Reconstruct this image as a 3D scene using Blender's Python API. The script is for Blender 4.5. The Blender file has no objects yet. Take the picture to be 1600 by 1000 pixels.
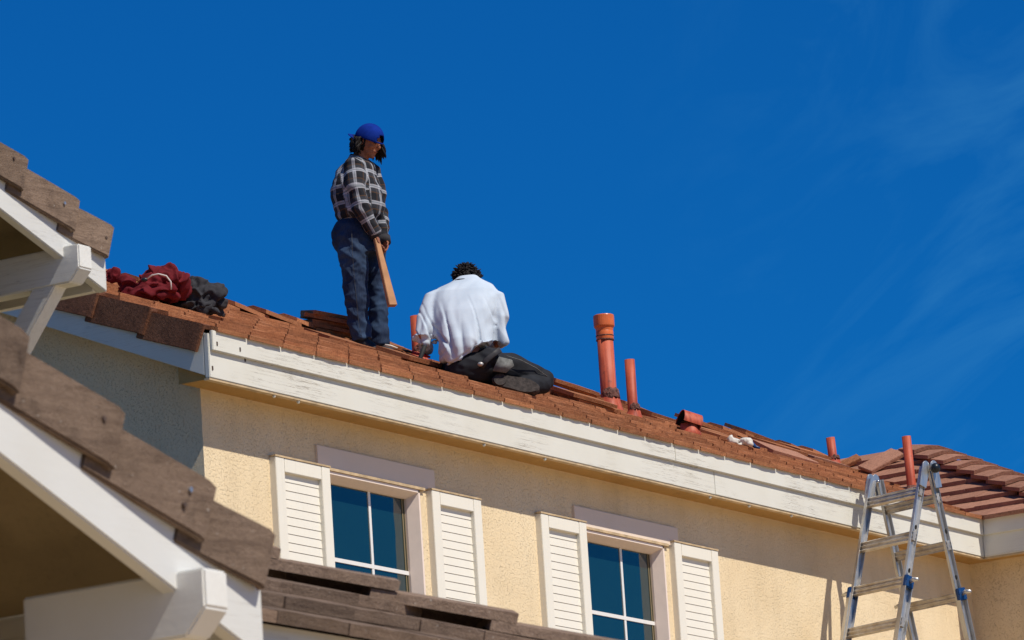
import bpy, bmesh, math, random
from mathutils import Vector as V, Matrix, noise as NZ
R = math.radians
sc = bpy.context.scene
col = sc.collection
H = 7.83                      # height of the eave above the ground; everything below is laid out from the eave corner

# ------------------------------------------------------------------ camera
F = 8200.0                    # focal length in pixels of a 1600 wide frame
AX = V((0.52999, 0.14361, 0.83576)); AY = V((-0.84563, 0.16324, 0.50820)); AZ = V((-0.06345, -0.97608, 0.20795))
CAM = V((-25.0124, -17.3164, -6.2301))
cam_d = bpy.data.cameras.new('camera'); cam = bpy.data.objects.new('camera', cam_d); col.objects.link(cam)
right = V((AX[0], AY[0], AZ[0])); down = V((AX[1], AY[1], AZ[1])); fwd = V((AX[2], AY[2], AZ[2]))
mw = Matrix.Identity(4)
for i in range(3):
    mw[i][0] = right[i]; mw[i][1] = -down[i]; mw[i][2] = -fwd[i]; mw[i][3] = CAM[i]
mw[2][3] += H
cam.matrix_world = mw
cam_d.sensor_width = 36.0; cam_d.lens = F * 36.0 / 1600.0
cam_d.clip_start = 0.1; cam_d.clip_end = 6000.0
cam_d.dof.use_dof = True; cam_d.dof.focus_distance = 36.5; cam_d.dof.aperture_fstop = 20.0
sc.camera = cam

# ------------------------------------------------------------------ sky, sun, exposure
SUN_EL = 53.5; SUN_AX = -0.12                       # the sun stands almost square to the front wall
sd = V((SUN_AX, -1.0, 0)).normalized() * math.cos(R(SUN_EL)); sd.z = math.sin(R(SUN_EL))
world = bpy.data.worlds.new('World'); sc.world = world; world.use_nodes = True
wn = world.node_tree.nodes; wl = world.node_tree.links; wn.clear()
def wnode(t, **k):
    n = wn.new(t)
    for a, b in k.items(): setattr(n, a, b)
    return n
sky = wnode('ShaderNodeTexSky', sky_type='NISHITA', sun_disc=False)
sky.sun_elevation = R(SUN_EL); sky.sun_rotation = math.atan2(sd.x, sd.y)
sky.altitude = 200.0; sky.air_density = 1.0; sky.dust_density = 0.1; sky.ozone_density = 3.0
tint = wnode('ShaderNodeMixRGB', blend_type='MULTIPLY'); tint.inputs[0].default_value = 1.0
tint.inputs[2].default_value = (0.022, 0.435, 0.965, 1.0)
wl.new(sky.outputs[0], tint.inputs[1])
tc = wnode('ShaderNodeTexCoord')
da = wnode('ShaderNodeVectorMath', operation='DOT_PRODUCT'); da.inputs[1].default_value = (0.53, -0.848, 0.0)
db = wnode('ShaderNodeVectorMath', operation='DOT_PRODUCT'); db.inputs[1].default_value = (0.0, 0.0, 1.0)
wl.new(tc.outputs['Generated'], da.inputs[0]); wl.new(tc.outputs['Generated'], db.inputs[0])
cx = wnode('ShaderNodeCombineXYZ'); wl.new(da.outputs['Value'], cx.inputs[0]); wl.new(db.outputs['Value'], cx.inputs[1])
mr = wnode('ShaderNodeMapping'); mr.inputs['Rotation'].default_value = (0, 0, R(-30)); wl.new(cx.outputs[0], mr.inputs[0])
mp = wnode('ShaderNodeMapping'); mp.inputs['Scale'].default_value = (16.0, 38.0, 1.0); mp.inputs['Location'].default_value = (2.3, 0.9, 0.4)
wl.new(mr.outputs[0], mp.inputs[0])
cn = wnode('ShaderNodeTexNoise'); cn.inputs['Scale'].default_value = 1.0; cn.inputs['Detail'].default_value = 7.0; cn.inputs['Roughness'].default_value = 0.6; cn.inputs['Distortion'].default_value = 1.6
wl.new(mp.outputs[0], cn.inputs['Vector'])
cr = wnode('ShaderNodeMapRange'); cr.inputs[1].default_value = 0.46; cr.inputs[2].default_value = 0.78
wl.new(cn.outputs[0], cr.inputs[0])
# cirrus lies over the eastern half of the sky
cm = wnode('ShaderNodeMapRange'); cm.inputs[1].default_value = 0.035; cm.inputs[2].default_value = 0.105; cm.inputs[4].default_value = 0.15
wl.new(da.outputs['Value'], cm.inputs[0])
mul = wnode('ShaderNodeMath', operation='MULTIPLY'); wl.new(cr.outputs[0], mul.inputs[0]); wl.new(cm.outputs[0], mul.inputs[1])
cmix = wnode('ShaderNodeMixRGB'); cmix.inputs[2].default_value = (1.3, 5.2, 8.3, 1.0)
wl.new(mul.outputs[0], cmix.inputs[0]); wl.new(tint.outputs[0], cmix.inputs[1])
bg = wnode('ShaderNodeBackground'); bg.inputs[1].default_value = 0.085
wl.new(cmix.outputs[0], bg.inputs[0])
wo = wnode('ShaderNodeOutputWorld'); wl.new(bg.outputs[0], wo.inputs[0])
sun_d = bpy.data.lights.new('sun', 'SUN'); sun_d.energy = 4.8; sun_d.angle = R(0.53); sun_d.color = (1.0, 0.94, 0.84)
sun = bpy.data.objects.new('sun', sun_d); col.objects.link(sun)
sun.rotation_euler = sd.to_track_quat('Z', 'Y').to_euler(); sun.location = (0, -10, 30)
sc.view_settings.view_transform = 'Standard'; sc.view_settings.look = 'None'
sc.view_settings.exposure = 0.0; sc.view_settings.gamma = 1.0
sc.render.engine = 'CYCLES'

# ------------------------------------------------------------------ helpers: rays of the calibrated view
def ray(u, v):
    x, y = (u - 800.0) / F, (v - 500.0) / F
    return right * x + down * y + fwd
def on(u, v, ax, val):
    r = ray(u, v); return CAM + r * ((val - CAM[ax]) / r[ax])
def on_plane(u, v, p, n):
    r = ray(u, v); return CAM + r * ((p - CAM).dot(n) / r.dot(n))
def at(u, v, Z): return CAM + ray(u, v) * Z
def px(P):
    d = P - CAM; z = d.dot(fwd); return (800 + F * d.dot(right) / z, 500 + F * d.dot(down) / z)

# ------------------------------------------------------------------ helpers: objects
BASE = {}
def link(o, parent=None):
    col.objects.link(o)
    if parent is not None:
        o.parent = parent
        o.matrix_parent_inverse = BASE.get(parent.name, Matrix.Identity(4)).inverted()
    return o
def tag(o, label=None, cat=None, group=None, kind=None):
    if label: o['label'] = label
    if cat: o['category'] = cat
    if group: o['group'] = group
    if kind: o['kind'] = kind
    return o
def empty(name, loc=(0, 0, 0), parent=None):
    o = bpy.data.objects.new(name, None); o.empty_display_size = 0.2
    o.location = loc; link(o, parent)
    if parent is None: BASE[o.name] = Matrix.Translation(V(loc))
    return o
class MB:
    def __init__(s): s.v = []; s.f = []; s.mi = []
    def add(s, vs, fs, m=0):
        b = len(s.v); s.v += [V(p) for p in vs]; s.f += [[i + b for i in f] for f in fs]; s.mi += [m] * len(fs); return s
    def box(s, a, b, M=None, m=0):
        x0, y0, z0 = a; x1, y1, z1 = b
        vs = [V(p) for p in ((x0,y0,z0),(x1,y0,z0),(x1,y1,z0),(x0,y1,z0),(x0,y0,z1),(x1,y0,z1),(x1,y1,z1),(x0,y1,z1))]
        if M: vs = [M @ p for p in vs]
        return s.add(vs, [(0,3,2,1),(4,5,6,7),(0,1,5,4),(1,2,6,5),(2,3,7,6),(3,0,4,7)], m)
    def prism(s, poly, d, m=0):
        n = len(poly); poly = [V(p) for p in poly]
        vs = poly + [p + d for p in poly]
        fs = [list(range(n - 1, -1, -1)), list(range(n, 2 * n))] + [(i, (i + 1) % n, n + (i + 1) % n, n + i) for i in range(n)]
        return s.add(vs, fs, m)
    def hull2(s, lo, hi, m=0):
        n = len(lo); fs = [list(range(n - 1, -1, -1)), list(range(n, 2 * n))] + [(i, (i + 1) % n, n + (i + 1) % n, n + i) for i in range(n)]
        return s.add(list(lo) + list(hi), fs, m)
    def tube(s, pts, rad, n=12, ref=None, cap=True, m=0):
        pts = [V(p) for p in pts]; rings = []
        rr = [(r, r) if not isinstance(r, tuple) else r for r in (rad if isinstance(rad, (list,)) else [rad] * len(pts))]
        pa = None
        for i, p in enumerate(pts):
            t = (pts[min(i + 1, len(pts) - 1)] - pts[max(i - 1, 0)])
            t = t.normalized() if t.length > 1e-9 else V((0, 0, 1))
            if ref is not None: a = V(ref) - t * V(ref).dot(t)
            elif pa is None:
                a = V((1, 0, 0)) if abs(t.x) < .8 else V((0, 1, 0)); a = a - t * a.dot(t)
            else: a = pa - t * pa.dot(t)
            a.normalize(); pa = a; b = t.cross(a)
            rings.append([p + a * math.cos(q) * rr[i][0] + b * math.sin(q) * rr[i][1] for q in [2 * math.pi * k / n for k in range(n)]])
        return s.rings(rings, cap, m)
    def rings(s, rings, cap=True, m=0):
        n = len(rings[0]); vs = [p for r in rings for p in r]; fs = []
        for i in range(len(rings) - 1):
            for k in range(n): fs.append((i*n+k, i*n+(k+1)%n, (i+1)*n+(k+1)%n, (i+1)*n+k))
        if cap: fs.append(list(range(n - 1, -1, -1))); fs.append([(len(rings)-1)*n + k for k in range(n)])
        return s.add(vs, fs, m)
    def ball(s, c, r, M=None, nu=14, nv=9, m=0):
        c = V(c); r = V(r) if not isinstance(r, (int, float)) else V((r, r, r)); rings = []
        for j in range(1, nv):
            a = math.pi * j / nv; ring = []
            for k in range(nu):
                q = 2 * math.pi * k / nu
                p = V((math.sin(a)*math.cos(q)*r.x, math.sin(a)*math.sin(q)*r.y, -math.cos(a)*r.z))
                ring.append(c + (M @ p if M else p))
            rings.append(ring)
        b = len(s.v); s.rings(rings, False, m)
        lo = c + (M @ V((0,0,-r.z)) if M else V((0,0,-r.z))); hi = c + (M @ V((0,0,r.z)) if M else V((0,0,r.z)))
        n0 = len(s.v); s.v += [lo, hi]
        for k in range(nu):
            s.f.append([b + (k+1) % nu, b + k, n0]); s.mi.append(m)
            t = b + (nv-2)*nu; s.f.append([t + k, t + (k+1) % nu, n0 + 1]); s.mi.append(m)
        return s
    def mesh(s, name, mats=(), smooth=False, origin=None, fix=True):
        vs = s.v if origin is None else [p - V(origin) for p in s.v]
        me = bpy.data.meshes.new(name); me.from_pydata([tuple(p) for p in vs], [], s.f)
        for m in mats: me.materials.append(m)
        if len(mats) > 1:
            for p, i in zip(me.polygons, s.mi): p.material_index = i
        if fix:
            bm = bmesh.new(); bm.from_mesh(me); bmesh.ops.recalc_face_normals(bm, faces=bm.faces); bm.to_mesh(me); bm.free()
        if smooth: me.shade_smooth()
        me.update(); return me
    def build(s, name, mat, parent=None, smooth=False, origin=None, bevel=0):
        mats = mat if isinstance(mat, (list, tuple)) else [mat]
        me = s.mesh(name, mats, smooth, origin)
        if bevel:
            bm = bmesh.new(); bm.from_mesh(me)
            bmesh.ops.bevel(bm, geom=[e for e in bm.edges if len(e.link_faces) == 2 and e.calc_face_angle(0) > 0.5], offset=bevel, segments=2, affect='EDGES', clamp_overlap=True)
            bm.to_mesh(me); bm.free()
        o = bpy.data.objects.new(name, me)
        if origin is not None: o.location = origin
        return link(o, parent)
def remesh(mb, voxel, smooth=6, factor=0.5):
    me = mb.mesh('tmp'); o = bpy.data.objects.new('tmp', me); col.objects.link(o)
    md = o.modifiers.new('r', 'REMESH'); md.mode = 'VOXEL'; md.voxel_size = voxel
    if smooth:
        ms = o.modifiers.new('s', 'SMOOTH'); ms.iterations = smooth; ms.factor = factor
    dg = bpy.context.evaluated_depsgraph_get(); dg.update()
    out = bpy.data.meshes.new_from_object(o.evaluated_get(dg))
    bpy.data.objects.remove(o); bpy.data.meshes.remove(me)
    return out
def displace(me, fn):
    me.update(); ns = [v.normal.copy() for v in me.vertices]
    for v, n in zip(me.vertices, ns): v.co = v.co + n * fn(v.co, n)
    me.update()
def meshobj(name, me, mat, parent=None, smooth=True):
    me.materials.clear()
    for m in (mat if isinstance(mat, (list, tuple)) else [mat]): me.materials.append(m)
    if smooth: me.shade_smooth()
    return link(bpy.data.objects.new(name, me), parent)

# ------------------------------------------------------------------ materials
def lin(r, g, b):
    f = lambda c: (c / 255) / 12.92 if c <= 10 else (((c / 255) + .055) / 1.055) ** 2.4
    return (f(r), f(g), f(b), 1.0)
class NT:
    def __init__(s, name):
        s.m = bpy.data.materials.new(name); s.m.use_nodes = True; s.n = s.m.node_tree.nodes; s.l = s.m.node_tree.links
        s.b = s.n['Principled BSDF']; s.b.inputs['Specular IOR Level'].default_value = 0.3
        s.co = s.n.new('ShaderNodeTexCoord'); s.oi = s.n.new('ShaderNodeObjectInfo')
    def __getitem__(s, k): return s.b.inputs[k]
    def node(s, t, **k):
        n = s.n.new(t)
        for a, b in k.items(): setattr(n, a, b)
        return n
    def vec(s, scale=(1, 1, 1), rot=(0, 0, 0), rand=False):
        m = s.node('ShaderNodeMapping'); m.inputs['Scale'].default_value = scale; m.inputs['Rotation'].default_value = rot
        s.l.new(s.co.outputs['Object'], m.inputs[0])
        if rand:
            c = s.node('ShaderNodeVectorMath', operation='SCALE'); c.inputs[0].default_value = (37, 61, 19)
            s.l.new(s.oi.outputs['Random'], c.inputs['Scale']); s.l.new(c.outputs[0], m.inputs['Location'])
        return m.outputs[0]
    def noise(s, vec, scale, detail=4, rough=.55, dist=0):
        n = s.node('ShaderNodeTexNoise'); n.inputs['Scale'].default_value = scale; n.inputs['Detail'].default_value = detail
        n.inputs['Roughness'].default_value = rough; n.inputs['Distortion'].default_value = dist
        s.l.new(vec, n.inputs['Vector']); return n.outputs['Fac']
    def rng(s, val, a, b, c=0.0, d=1.0):
        n = s.node('ShaderNodeMapRange'); n.inputs[1].default_value = a; n.inputs[2].default_value = b; n.inputs[3].default_value = c; n.inputs[4].default_value = d
        s.l.new(val, n.inputs[0]); return n.outputs[0]
    def mix(s, fac, a, b, mode='MIX'):
        n = s.node('ShaderNodeMixRGB', blend_type=mode)
        for i, x in enumerate((fac, a, b)):
            if isinstance(x, (int, float)): n.inputs[i].default_value = x if i == 0 else (x, x, x, 1)
            elif isinstance(x, tuple): n.inputs[i].default_value = x if len(x) == 4 else (*x, 1)
            else: s.l.new(x, n.inputs[i])
        return n.outputs[0]
    def math(s, op, a, b=0.0):
        n = s.node('ShaderNodeMath', operation=op)
        for i, x in enumerate((a, b)):
            if isinstance(x, (int, float)): n.inputs[i].default_value = x
            else: s.l.new(x, n.inputs[i])
        return n.outputs[0]
    def bump(s, h, strength=.5, dist=.01, prev=None):
        n = s.node('ShaderNodeBump'); n.inputs['Strength'].default_value = strength; n.inputs['Distance'].default_value = dist
        s.l.new(h, n.inputs['Height'])
        if prev is not None: s.l.new(prev, n.inputs['Normal'])
        return n.outputs[0]
    def color(s, c): s.l.new(c, s.b.inputs['Base Color'])
    def normal(s, c): s.l.new(c, s.b.inputs['Normal'])
M = {}
def plain(name, c, rough=.6, metal=0.0, var=.15, scale=20, bump=.0, bscale=60, bdist=.003, spec=.3, rand=0.0):
    t = NT(name); t['Roughness'].default_value = rough; t['Metallic'].default_value = metal; t['Specular IOR Level'].default_value = spec
    v = t.vec(rand=True); n = t.noise(v, scale)
    dark = tuple(x * (1 - var) for x in c[:3]); lite = tuple(min(1, x * (1 + var)) for x in c[:3])
    cc = t.mix(t.rng(n, .3, .7), dark, lite)
    if rand:
        r = t.rng(t.oi.outputs['Random'], 0, 1, 1 - rand, 1 + rand)
        cmb = t.node('ShaderNodeVectorMath', operation='SCALE'); t.l.new(cc, cmb.inputs[0]); t.l.new(r, cmb.inputs['Scale']); cc = cmb.outputs[0]
    t.color(cc)
    if bump: t.normal(t.bump(t.noise(v, bscale, 5), bump, bdist))
    M[name] = t.m; return t
def stucco(name, c, c2, k=1.0):
    t = NT(name); t['Roughness'].default_value = .93; t['Specular IOR Level'].default_value = .15
    v = t.vec()
    big = t.noise(v, 1.3, 3); n1 = t.noise(v, 72, 6, .68, .2); n2 = t.noise(v, 150, 3); pat = t.noise(v, 4.5, 3)
    pits = t.math('MULTIPLY', t.rng(n1, .535, .66), t.rng(pat, .30, .65, .35, 1.0))
    h = t.math('SUBTRACT', t.math('MULTIPLY', n2, .30), pits)
    cc = t.mix(t.rng(big, .3, .7), c, c2)
    cc = t.mix(t.math('MULTIPLY', pits, .25), cc, tuple(x * .66 for x in c[:3]))
    streak = t.noise(t.vec((7, 7, .7)), 1.0, 4)
    cc = t.mix(t.rng(t.noise(v, 3.2, 5, .65), .5, .75, 0, .30), cc, tuple(x * .80 for x in c[:3]))
    cc = t.mix(t.rng(streak, .50, .78, 0, .30), cc, tuple(x * .72 for x in c[:3]))
    t.color(cc); t.normal(t.bump(h, .62 * k, .009)); M[name] = t.m
stucco('stucco', (.77, .60, .37), (.83, .675, .445))
stucco('soffit_shade_stucco', (.44, .26, .095), (.50, .31, .12), .6)  # wall stucco again, with the amber eave shade put into the colour
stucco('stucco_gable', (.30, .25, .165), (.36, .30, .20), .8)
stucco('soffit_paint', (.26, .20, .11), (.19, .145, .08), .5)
def paint(name, c, crack=1.0, axis='x', dirty=.3):
    # weathered gloss paint on timber: fine cracks along the grain, bare wood where it flaked
    t = NT(name); t['Roughness'].default_value = .55; t['Specular IOR Level'].default_value = .3
    s = {'x': (1.1, 60, 60), 'y': (60, 1.1, 60), 'z': (60, 60, 1.1)}[axis]
    v = t.vec(s); v0 = t.vec()
    g = t.noise(v, 1.0, 4, .65, .5); patch = t.noise(v0, 1.6, 3); fine = t.noise(v0, 60, 4)
    thin = t.math('ABSOLUTE', t.math('SUBTRACT', g, .5))
    line = t.rng(thin, 0.0, .012, 1, 0)
    line = t.math('MULTIPLY', line, t.rng(patch, .44, .60, 0, crack * .8))
    flake = t.math('MULTIPLY', t.rng(t.noise(v, .9, 5, .7), .69, .72), t.rng(patch, .50, .64, 0, crack))
    cc = t.mix(t.rng(t.noise(v0, 4, 4), .35, .75, 0, dirty), c, tuple(x * y for x, y in zip(c[:3], (.86, .82, .74))))
    cc = t.mix(t.math('MULTIPLY', flake, .8), cc, (.33, .22, .12, 1))
    cc = t.mix(line, cc, (.16, .10, .05, 1))
    t.color(cc)
    hh = t.math('SUBTRACT', t.math('MULTIPLY', fine, .25), t.math('MAXIMUM', line, flake))
    hh = t.math('ADD', hh, t.math('MULTIPLY', g, .25))
    t.normal(t.bump(hh, .35, .004)); M[name] = t.m
paint('fascia_paint', (.70, .678, .595)); paint('fascia_paint_y', (.70, .678, .595), .35, axis='y')
paint('barge_paint', (.64, .636, .60), .35); paint('beam_paint', (.74, .73, .68), .5, axis='y', dirty=.5)
paint('trim_paint', (.80, .755, .65), .15, axis='z', dirty=.15)
paint('header_paint', (.80, .66, .53), .1, dirty=.2)
def tile(name, c, c2, c3, rough=.9, gscale=26, rand=.22, spots=.0, grit=1.0):
    t = NT(name); t['Roughness'].default_value = rough; t['Specular IOR Level'].default_value = .2
    v = t.vec(rand=True); vg = t.vec((4, 60, 60), rand=True)
    n = t.noise(v, 5, 4); g = t.noise(vg, 1.0, 4, .6); gr = t.noise(v, 120, 4, .75)
    cc = t.mix(t.rng(n, .3, .7), c, c2)
    cc = t.mix(t.rng(g, .45, .72, 0, .55), cc, c3)
    cc = t.mix(t.rng(gr, .50, .72, 0, .75 * grit), cc, tuple(x * .45 for x in c3[:3]))
    cc = t.mix(t.rng(t.noise(v, gscale * 2, 4, .75), .50, .70, 0, .55 * grit), cc, tuple(x * .55 for x in c3[:3]))
    cc = t.mix(t.rng(t.noise(v, 11, 5, .7), .52, .75, 0, .6), cc, tuple(x * .6 for x in c3[:3]))
    if spots: cc = t.mix(t.rng(t.noise(v, 75, 2), .70, .76, 0, spots), cc, (.45, .40, .34, 1))
    r = t.rng(t.oi.outputs['Random'], 0, 1, 1 - rand, 1 + rand)
    sc_ = t.node('ShaderNodeVectorMath', operation='SCALE'); t.l.new(cc, sc_.inputs[0]); t.l.new(r, sc_.inputs['Scale'])
    t.color(sc_.outputs[0])
    t.normal(t.bump(t.math('ADD', t.math('MULTIPLY', gr, .9), t.math('MULTIPLY', g, .7)), .8, .007)); M[name] = t.m
tile('rust_tile', (.38, .150, .062), (.45, .19, .088), (.24, .088, .04))
tile('brown_tile', (.37, .18, .115), (.42, .21, .135), (.27, .125, .075), rand=.12)
tile('rake_tile', (.215, .085, .045), (.27, .12, .065), (.09, .035, .02), rand=.1)
tile('umber_tile', (.190, .130, .090), (.24, .168, .12), (.095, .061, .042), rand=.30, spots=.7, grit=.45)
plain('deck_felt', (.09, .05, .035), .95, var=.4)
def vent_paint():
    t = NT('vent_paint'); t['Roughness'].default_value = .55; v = t.vec()
    n = t.noise(v, 7, 5, .65); st = t.noise(t.vec((40, 40, 2.5)), 1.0, 4); r_ = t.noise(v, 26, 5, .7)
    cc = t.mix(t.rng(n, .3, .7), (.38, .062, .026, 1), (.52, .108, .05, 1))
    cc = t.mix(t.rng(st, .48, .66, 0, .75), cc, (.22, .04, .024, 1))
    cc = t.mix(t.rng(st, .30, .44, .6, 0), cc, (.50, .18, .12, 1))
    cc = t.mix(t.rng(r_, .60, .70, 0, .75), cc, (.10, .035, .025, 1))
    t.color(cc); t.normal(t.bump(r_, .3, .004)); M['vent_paint'] = t.m
vent_paint()
plain('vent_cap', (.60, .14, .04), .35, var=.2, scale=14)
plain('sealant', (.13, .055, .04), .8, var=.6, scale=45, bump=.9, bscale=40, bdist=.02)
plain('galvanised', (.42, .40, .38), .5, .6)
plain('dark_hole', (.012, .010, .009), .9)
plain('wood', (.44, .215, .095), .7, var=.2, scale=8, bump=.2)
plain('bare_wood', (.50, .37, .22), .8, var=.25, scale=14)
plain('vinyl', (.76, .74, .70), .4, var=.03)
plain('vinyl_bounce', (.82, .68, .58), .5, var=.03)  # vinyl with warm bounce light put into its colour
plain('nail', (.09, .06, .045), .6)
plain('nail_bright', (.55, .54, .52), .35, .8)
plain('ground', (.11, .105, .05), .95, var=.3, scale=2)
plain('bounce_tan', (.50, .375, .235), .95, var=.12, scale=2)  # tan picked for the warm bounce light it throws
plain('blue_plastic', (.01, .05, .16), .35, var=.05)
plain('black_plastic', (.012, .016, .022), .35, var=.05)
plain('red_cloth', (.115, .004, .008), .9, var=.25, scale=30, bump=.3, bscale=160, bdist=.004)
plain('grey_cloth', (.030, .029, .033), .9, var=.25, scale=30, bump=.3, bscale=160, bdist=.004)
plain('cord', (.60, .55, .50), .8)
plain('skin', (.29, .115, .065), .6, var=.12, scale=30, spec=.12)
plain('lip', (.20, .065, .045), .7, spec=.1)
plain('eye', (.012, .010, .010), .3)
plain('hair', (.010, .007, .006), .65, var=.4, scale=80, spec=.2)
plain('cap_cloth', (.006, .026, .21), .85, var=.15, scale=25, bump=.15, bscale=200, bdist=.002, spec=.05)
plain('black_denim', (.012, .013, .017), .85, var=.35, scale=14, bump=.25, bscale=220, bdist=.003)
plain('shoe_leather', (.030, .028, .030), .6, var=.3)
plain('shoe_sole', (.045, .036, .031), .85, var=.5, scale=40, bump=.6, bscale=50, bdist=.01)
plain('red_rubber', (.60, .02, .02), .4)
plain('steel', (.40, .40, .42), .3, .9)
plain('black_steel', (.012, .012, .013), .7)
plain('white_plastic', (.62, .58, .50), .5)
plain('leather_patch', (.15, .15, .14), .9, var=.4, scale=30)
def metal():
    t = NT('aluminium'); t['Metallic'].default_value = 1.0
    v = t.vec(); g = t.noise(t.vec((70, 70, 2)), 1.0, 3); n = t.noise(v, 9, 4)
    t.color(t.mix(t.rng(n, .35, .75), (.64, .63, .61, 1), (.52, .50, .46, 1)))
    t.l.new(t.rng(g, .3, .7, .40, .58), t['Roughness']); t.normal(t.bump(g, .08, .002)); M['aluminium'] = t.m
    t = NT('aluminium_rung'); t['Metallic'].default_value = .75
    v = t.vec(); g = t.noise(t.vec((70, 2, 70)), 1.0, 3); n = t.noise(v, 14, 4)
    t.color(t.mix(t.rng(n, .3, .7), (.60, .56, .50, 1), (.40, .33, .25, 1)))
    t.l.new(t.rng(g, .3, .7, .40, .65), t['Roughness']); M['aluminium_rung'] = t.m
metal()
def glass():
    t = NT('window_glass'); t['Base Color'].default_value = (.005, .030, .036, 1); t['Roughness'].default_value = .03
    t['IOR'].default_value = 1.75; t['Specular IOR Level'].default_value = .6; t.normal(t.bump(t.noise(t.vec(), 2.2, 2), .25, .02)); M['glass'] = t.m
glass()
def denim():
    t = NT('denim'); t['Roughness'].default_value = .9; v = t.vec()
    n = t.noise(v, 3.2, 3); g = t.noise(t.vec((1, 1, .25)), 120, 2)
    cc = t.mix(t.rng(n, .40, .68), (.008, .019, .050, 1), (.034, .070, .135, 1)); cc = t.mix(t.rng(g, .4, .7, 0, .14), cc, (.10, .14, .19, 1))
    t.color(cc); t.normal(t.bump(g, .2, .002)); M['denim'] = t.m
denim()
def white_shirt():
    t = NT('white_shirt'); t['Roughness'].default_value = .9; v = t.vec()
    n = t.noise(v, 6, 4); d = t.noise(v, 13, 4, .7)
    cc = t.mix(t.rng(n, .3, .7), (.45, .52, .59, 1), (.54, .60, .66, 1)); cc = t.mix(t.rng(d, .62, .82, 0, .35), cc, (.45, .42, .33, 1))
    t.color(cc); t.normal(t.bump(t.noise(v, 190, 2), .12, .002)); M['white_shirt'] = t.m
white_shirt()
def plaid():
    t = NT('plaid'); t['Roughness'].default_value = .9
    at_ = t.node('ShaderNodeAttribute', attribute_name='plaid'); sx = t.node('ShaderNodeSeparateXYZ'); t.l.new(at_.outputs['Vector'], sx.inputs[0])
    def bands(c, period, offs, width):
        f = t.math('FRACT', t.math('ADD', t.math('DIVIDE', c, period), offs)); d = t.math('ABSOLUTE', t.math('SUBTRACT', f, .5))
        return t.rng(d, width, width + .02, 1, 0)
    cc = (.010, .011, .015, 1)
    per = .118
    for a in (0, 1):
        s = sx.outputs[a]
        g = bands(s, per, .18, .17); w = bands(s, per, .0, .10); b = bands(s, per, .40, .022); k = bands(s, per, .0, .012)
        cc = t.mix(t.math('MULTIPLY', g, .25), cc, (.07, .075, .09, 1))
        cc = t.mix(t.math('MULTIPLY', w, .45), cc, (.62, .62, .66, 1))
        cc = t.mix(t.math('MULTIPLY', b, .40), cc, (.15, .075, .03, 1))
        cc = t.mix(t.math('MULTIPLY', k, .7), cc, (.06, .10, .11, 1))
    t.color(cc); t.normal(t.bump(t.noise(t.vec(), 200, 2), .15, .002)); M['plaid'] = t.m
plaid()

# ================================================================== ground
g = MB(); g.add([(-3000,-3000,-H),(3000,-3000,-H),(3000,3000,-H),(-3000,3000,-H)], [(0,1,2,3)])  # unseen ground, its dark lawn tone invented to hold back bounce light
tag(g.build('ground', M['ground']), 'unseen ground around the houses, dark to cut bounce light', kind='structure')
g = MB(); g.add([(-40,-60,-H+.004),(40,-60,-H+.004),(40,-8,-H+.004),(22,-8,-H+.004),(22,.24,-H+.004),(-1.0,.24,-H+.004),(-1.0,-8,-H+.004),(-40,-8,-H+.004)], [(0,1,2,3,4,5,6,7)])
tag(g.build('reflector', M['bounce_tan']), 'added unseen tan forecourt in front of the houses', kind='structure')  # unseen sheet added to bounce warm light up at the houses

# ================================================================== roof tools
T = 0.44; CA = 1 / math.sqrt(1 + T * T); SA = T * CA
rnd = random.Random(7)
def clip(poly, a, b, c):            # keep a*x+b*y+c >= 0
    out = []
    for i in range(len(poly)):
        p, q = poly[i], poly[(i + 1) % len(poly)]
        dp, dq = a*p[0]+b*p[1]+c, a*q[0]+b*q[1]+c
        if dp >= 0: out.append(p)
        if dp * dq < 0:
            k = dp / (dp - dq); out.append((p[0]+(q[0]-p[0])*k, p[1]+(q[1]-p[1])*k))
    return out
def frame(o, x, y, z):
    m = Matrix.Identity(4)
    for i in range(3): m[i][0] = x[i]; m[i][1] = y[i]; m[i][2] = z[i]; m[i][3] = o[i]
    return m
def tile_outline(w, L, r, notch=True):
    pts = []
    n = 7
    for i in range(n + 1):
        x = w * i / n
        pts.append([x, r.uniform(-.0035, .0035)])
    pts[0][0] = .010 if notch else 0
    pts[-1][1] = r.uniform(-.002, .004)
    pts += [[w, L], [0, L]]
    if notch: pts += [[0, .026], [.010, .024]]
    return [tuple(p) for p in pts]
def tile_prism(poly, th, lift, L, r=None, cham=.006):
    mb = MB(); h = lambda u: lift * (1 - u / L)
    lo = [V((a, u, h(u))) for a, u in poly]
    cx = sum(p[0] for p in poly) / len(poly)
    hi = []
    for a, u in poly:
        front = u < .02
        jit = r.uniform(-.002, .002) if (r and front) else 0
        hi.append(V((a, u + (cham if front else 0), h(u) + th - (cham * .35 if front else 0) + jit)))
    mb.hull2(lo, hi); return mb
def make_variants(w, L, th, e, mat, count, seed, name, notch=True):
    r = random.Random(seed); out = []
    for _ in range(count):
        mb = tile_prism(tile_outline(w, L, r, notch), th, th * L / e * 1.02, L, r)
        out.append(mb.mesh(name, [mat]))
    return out
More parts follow.
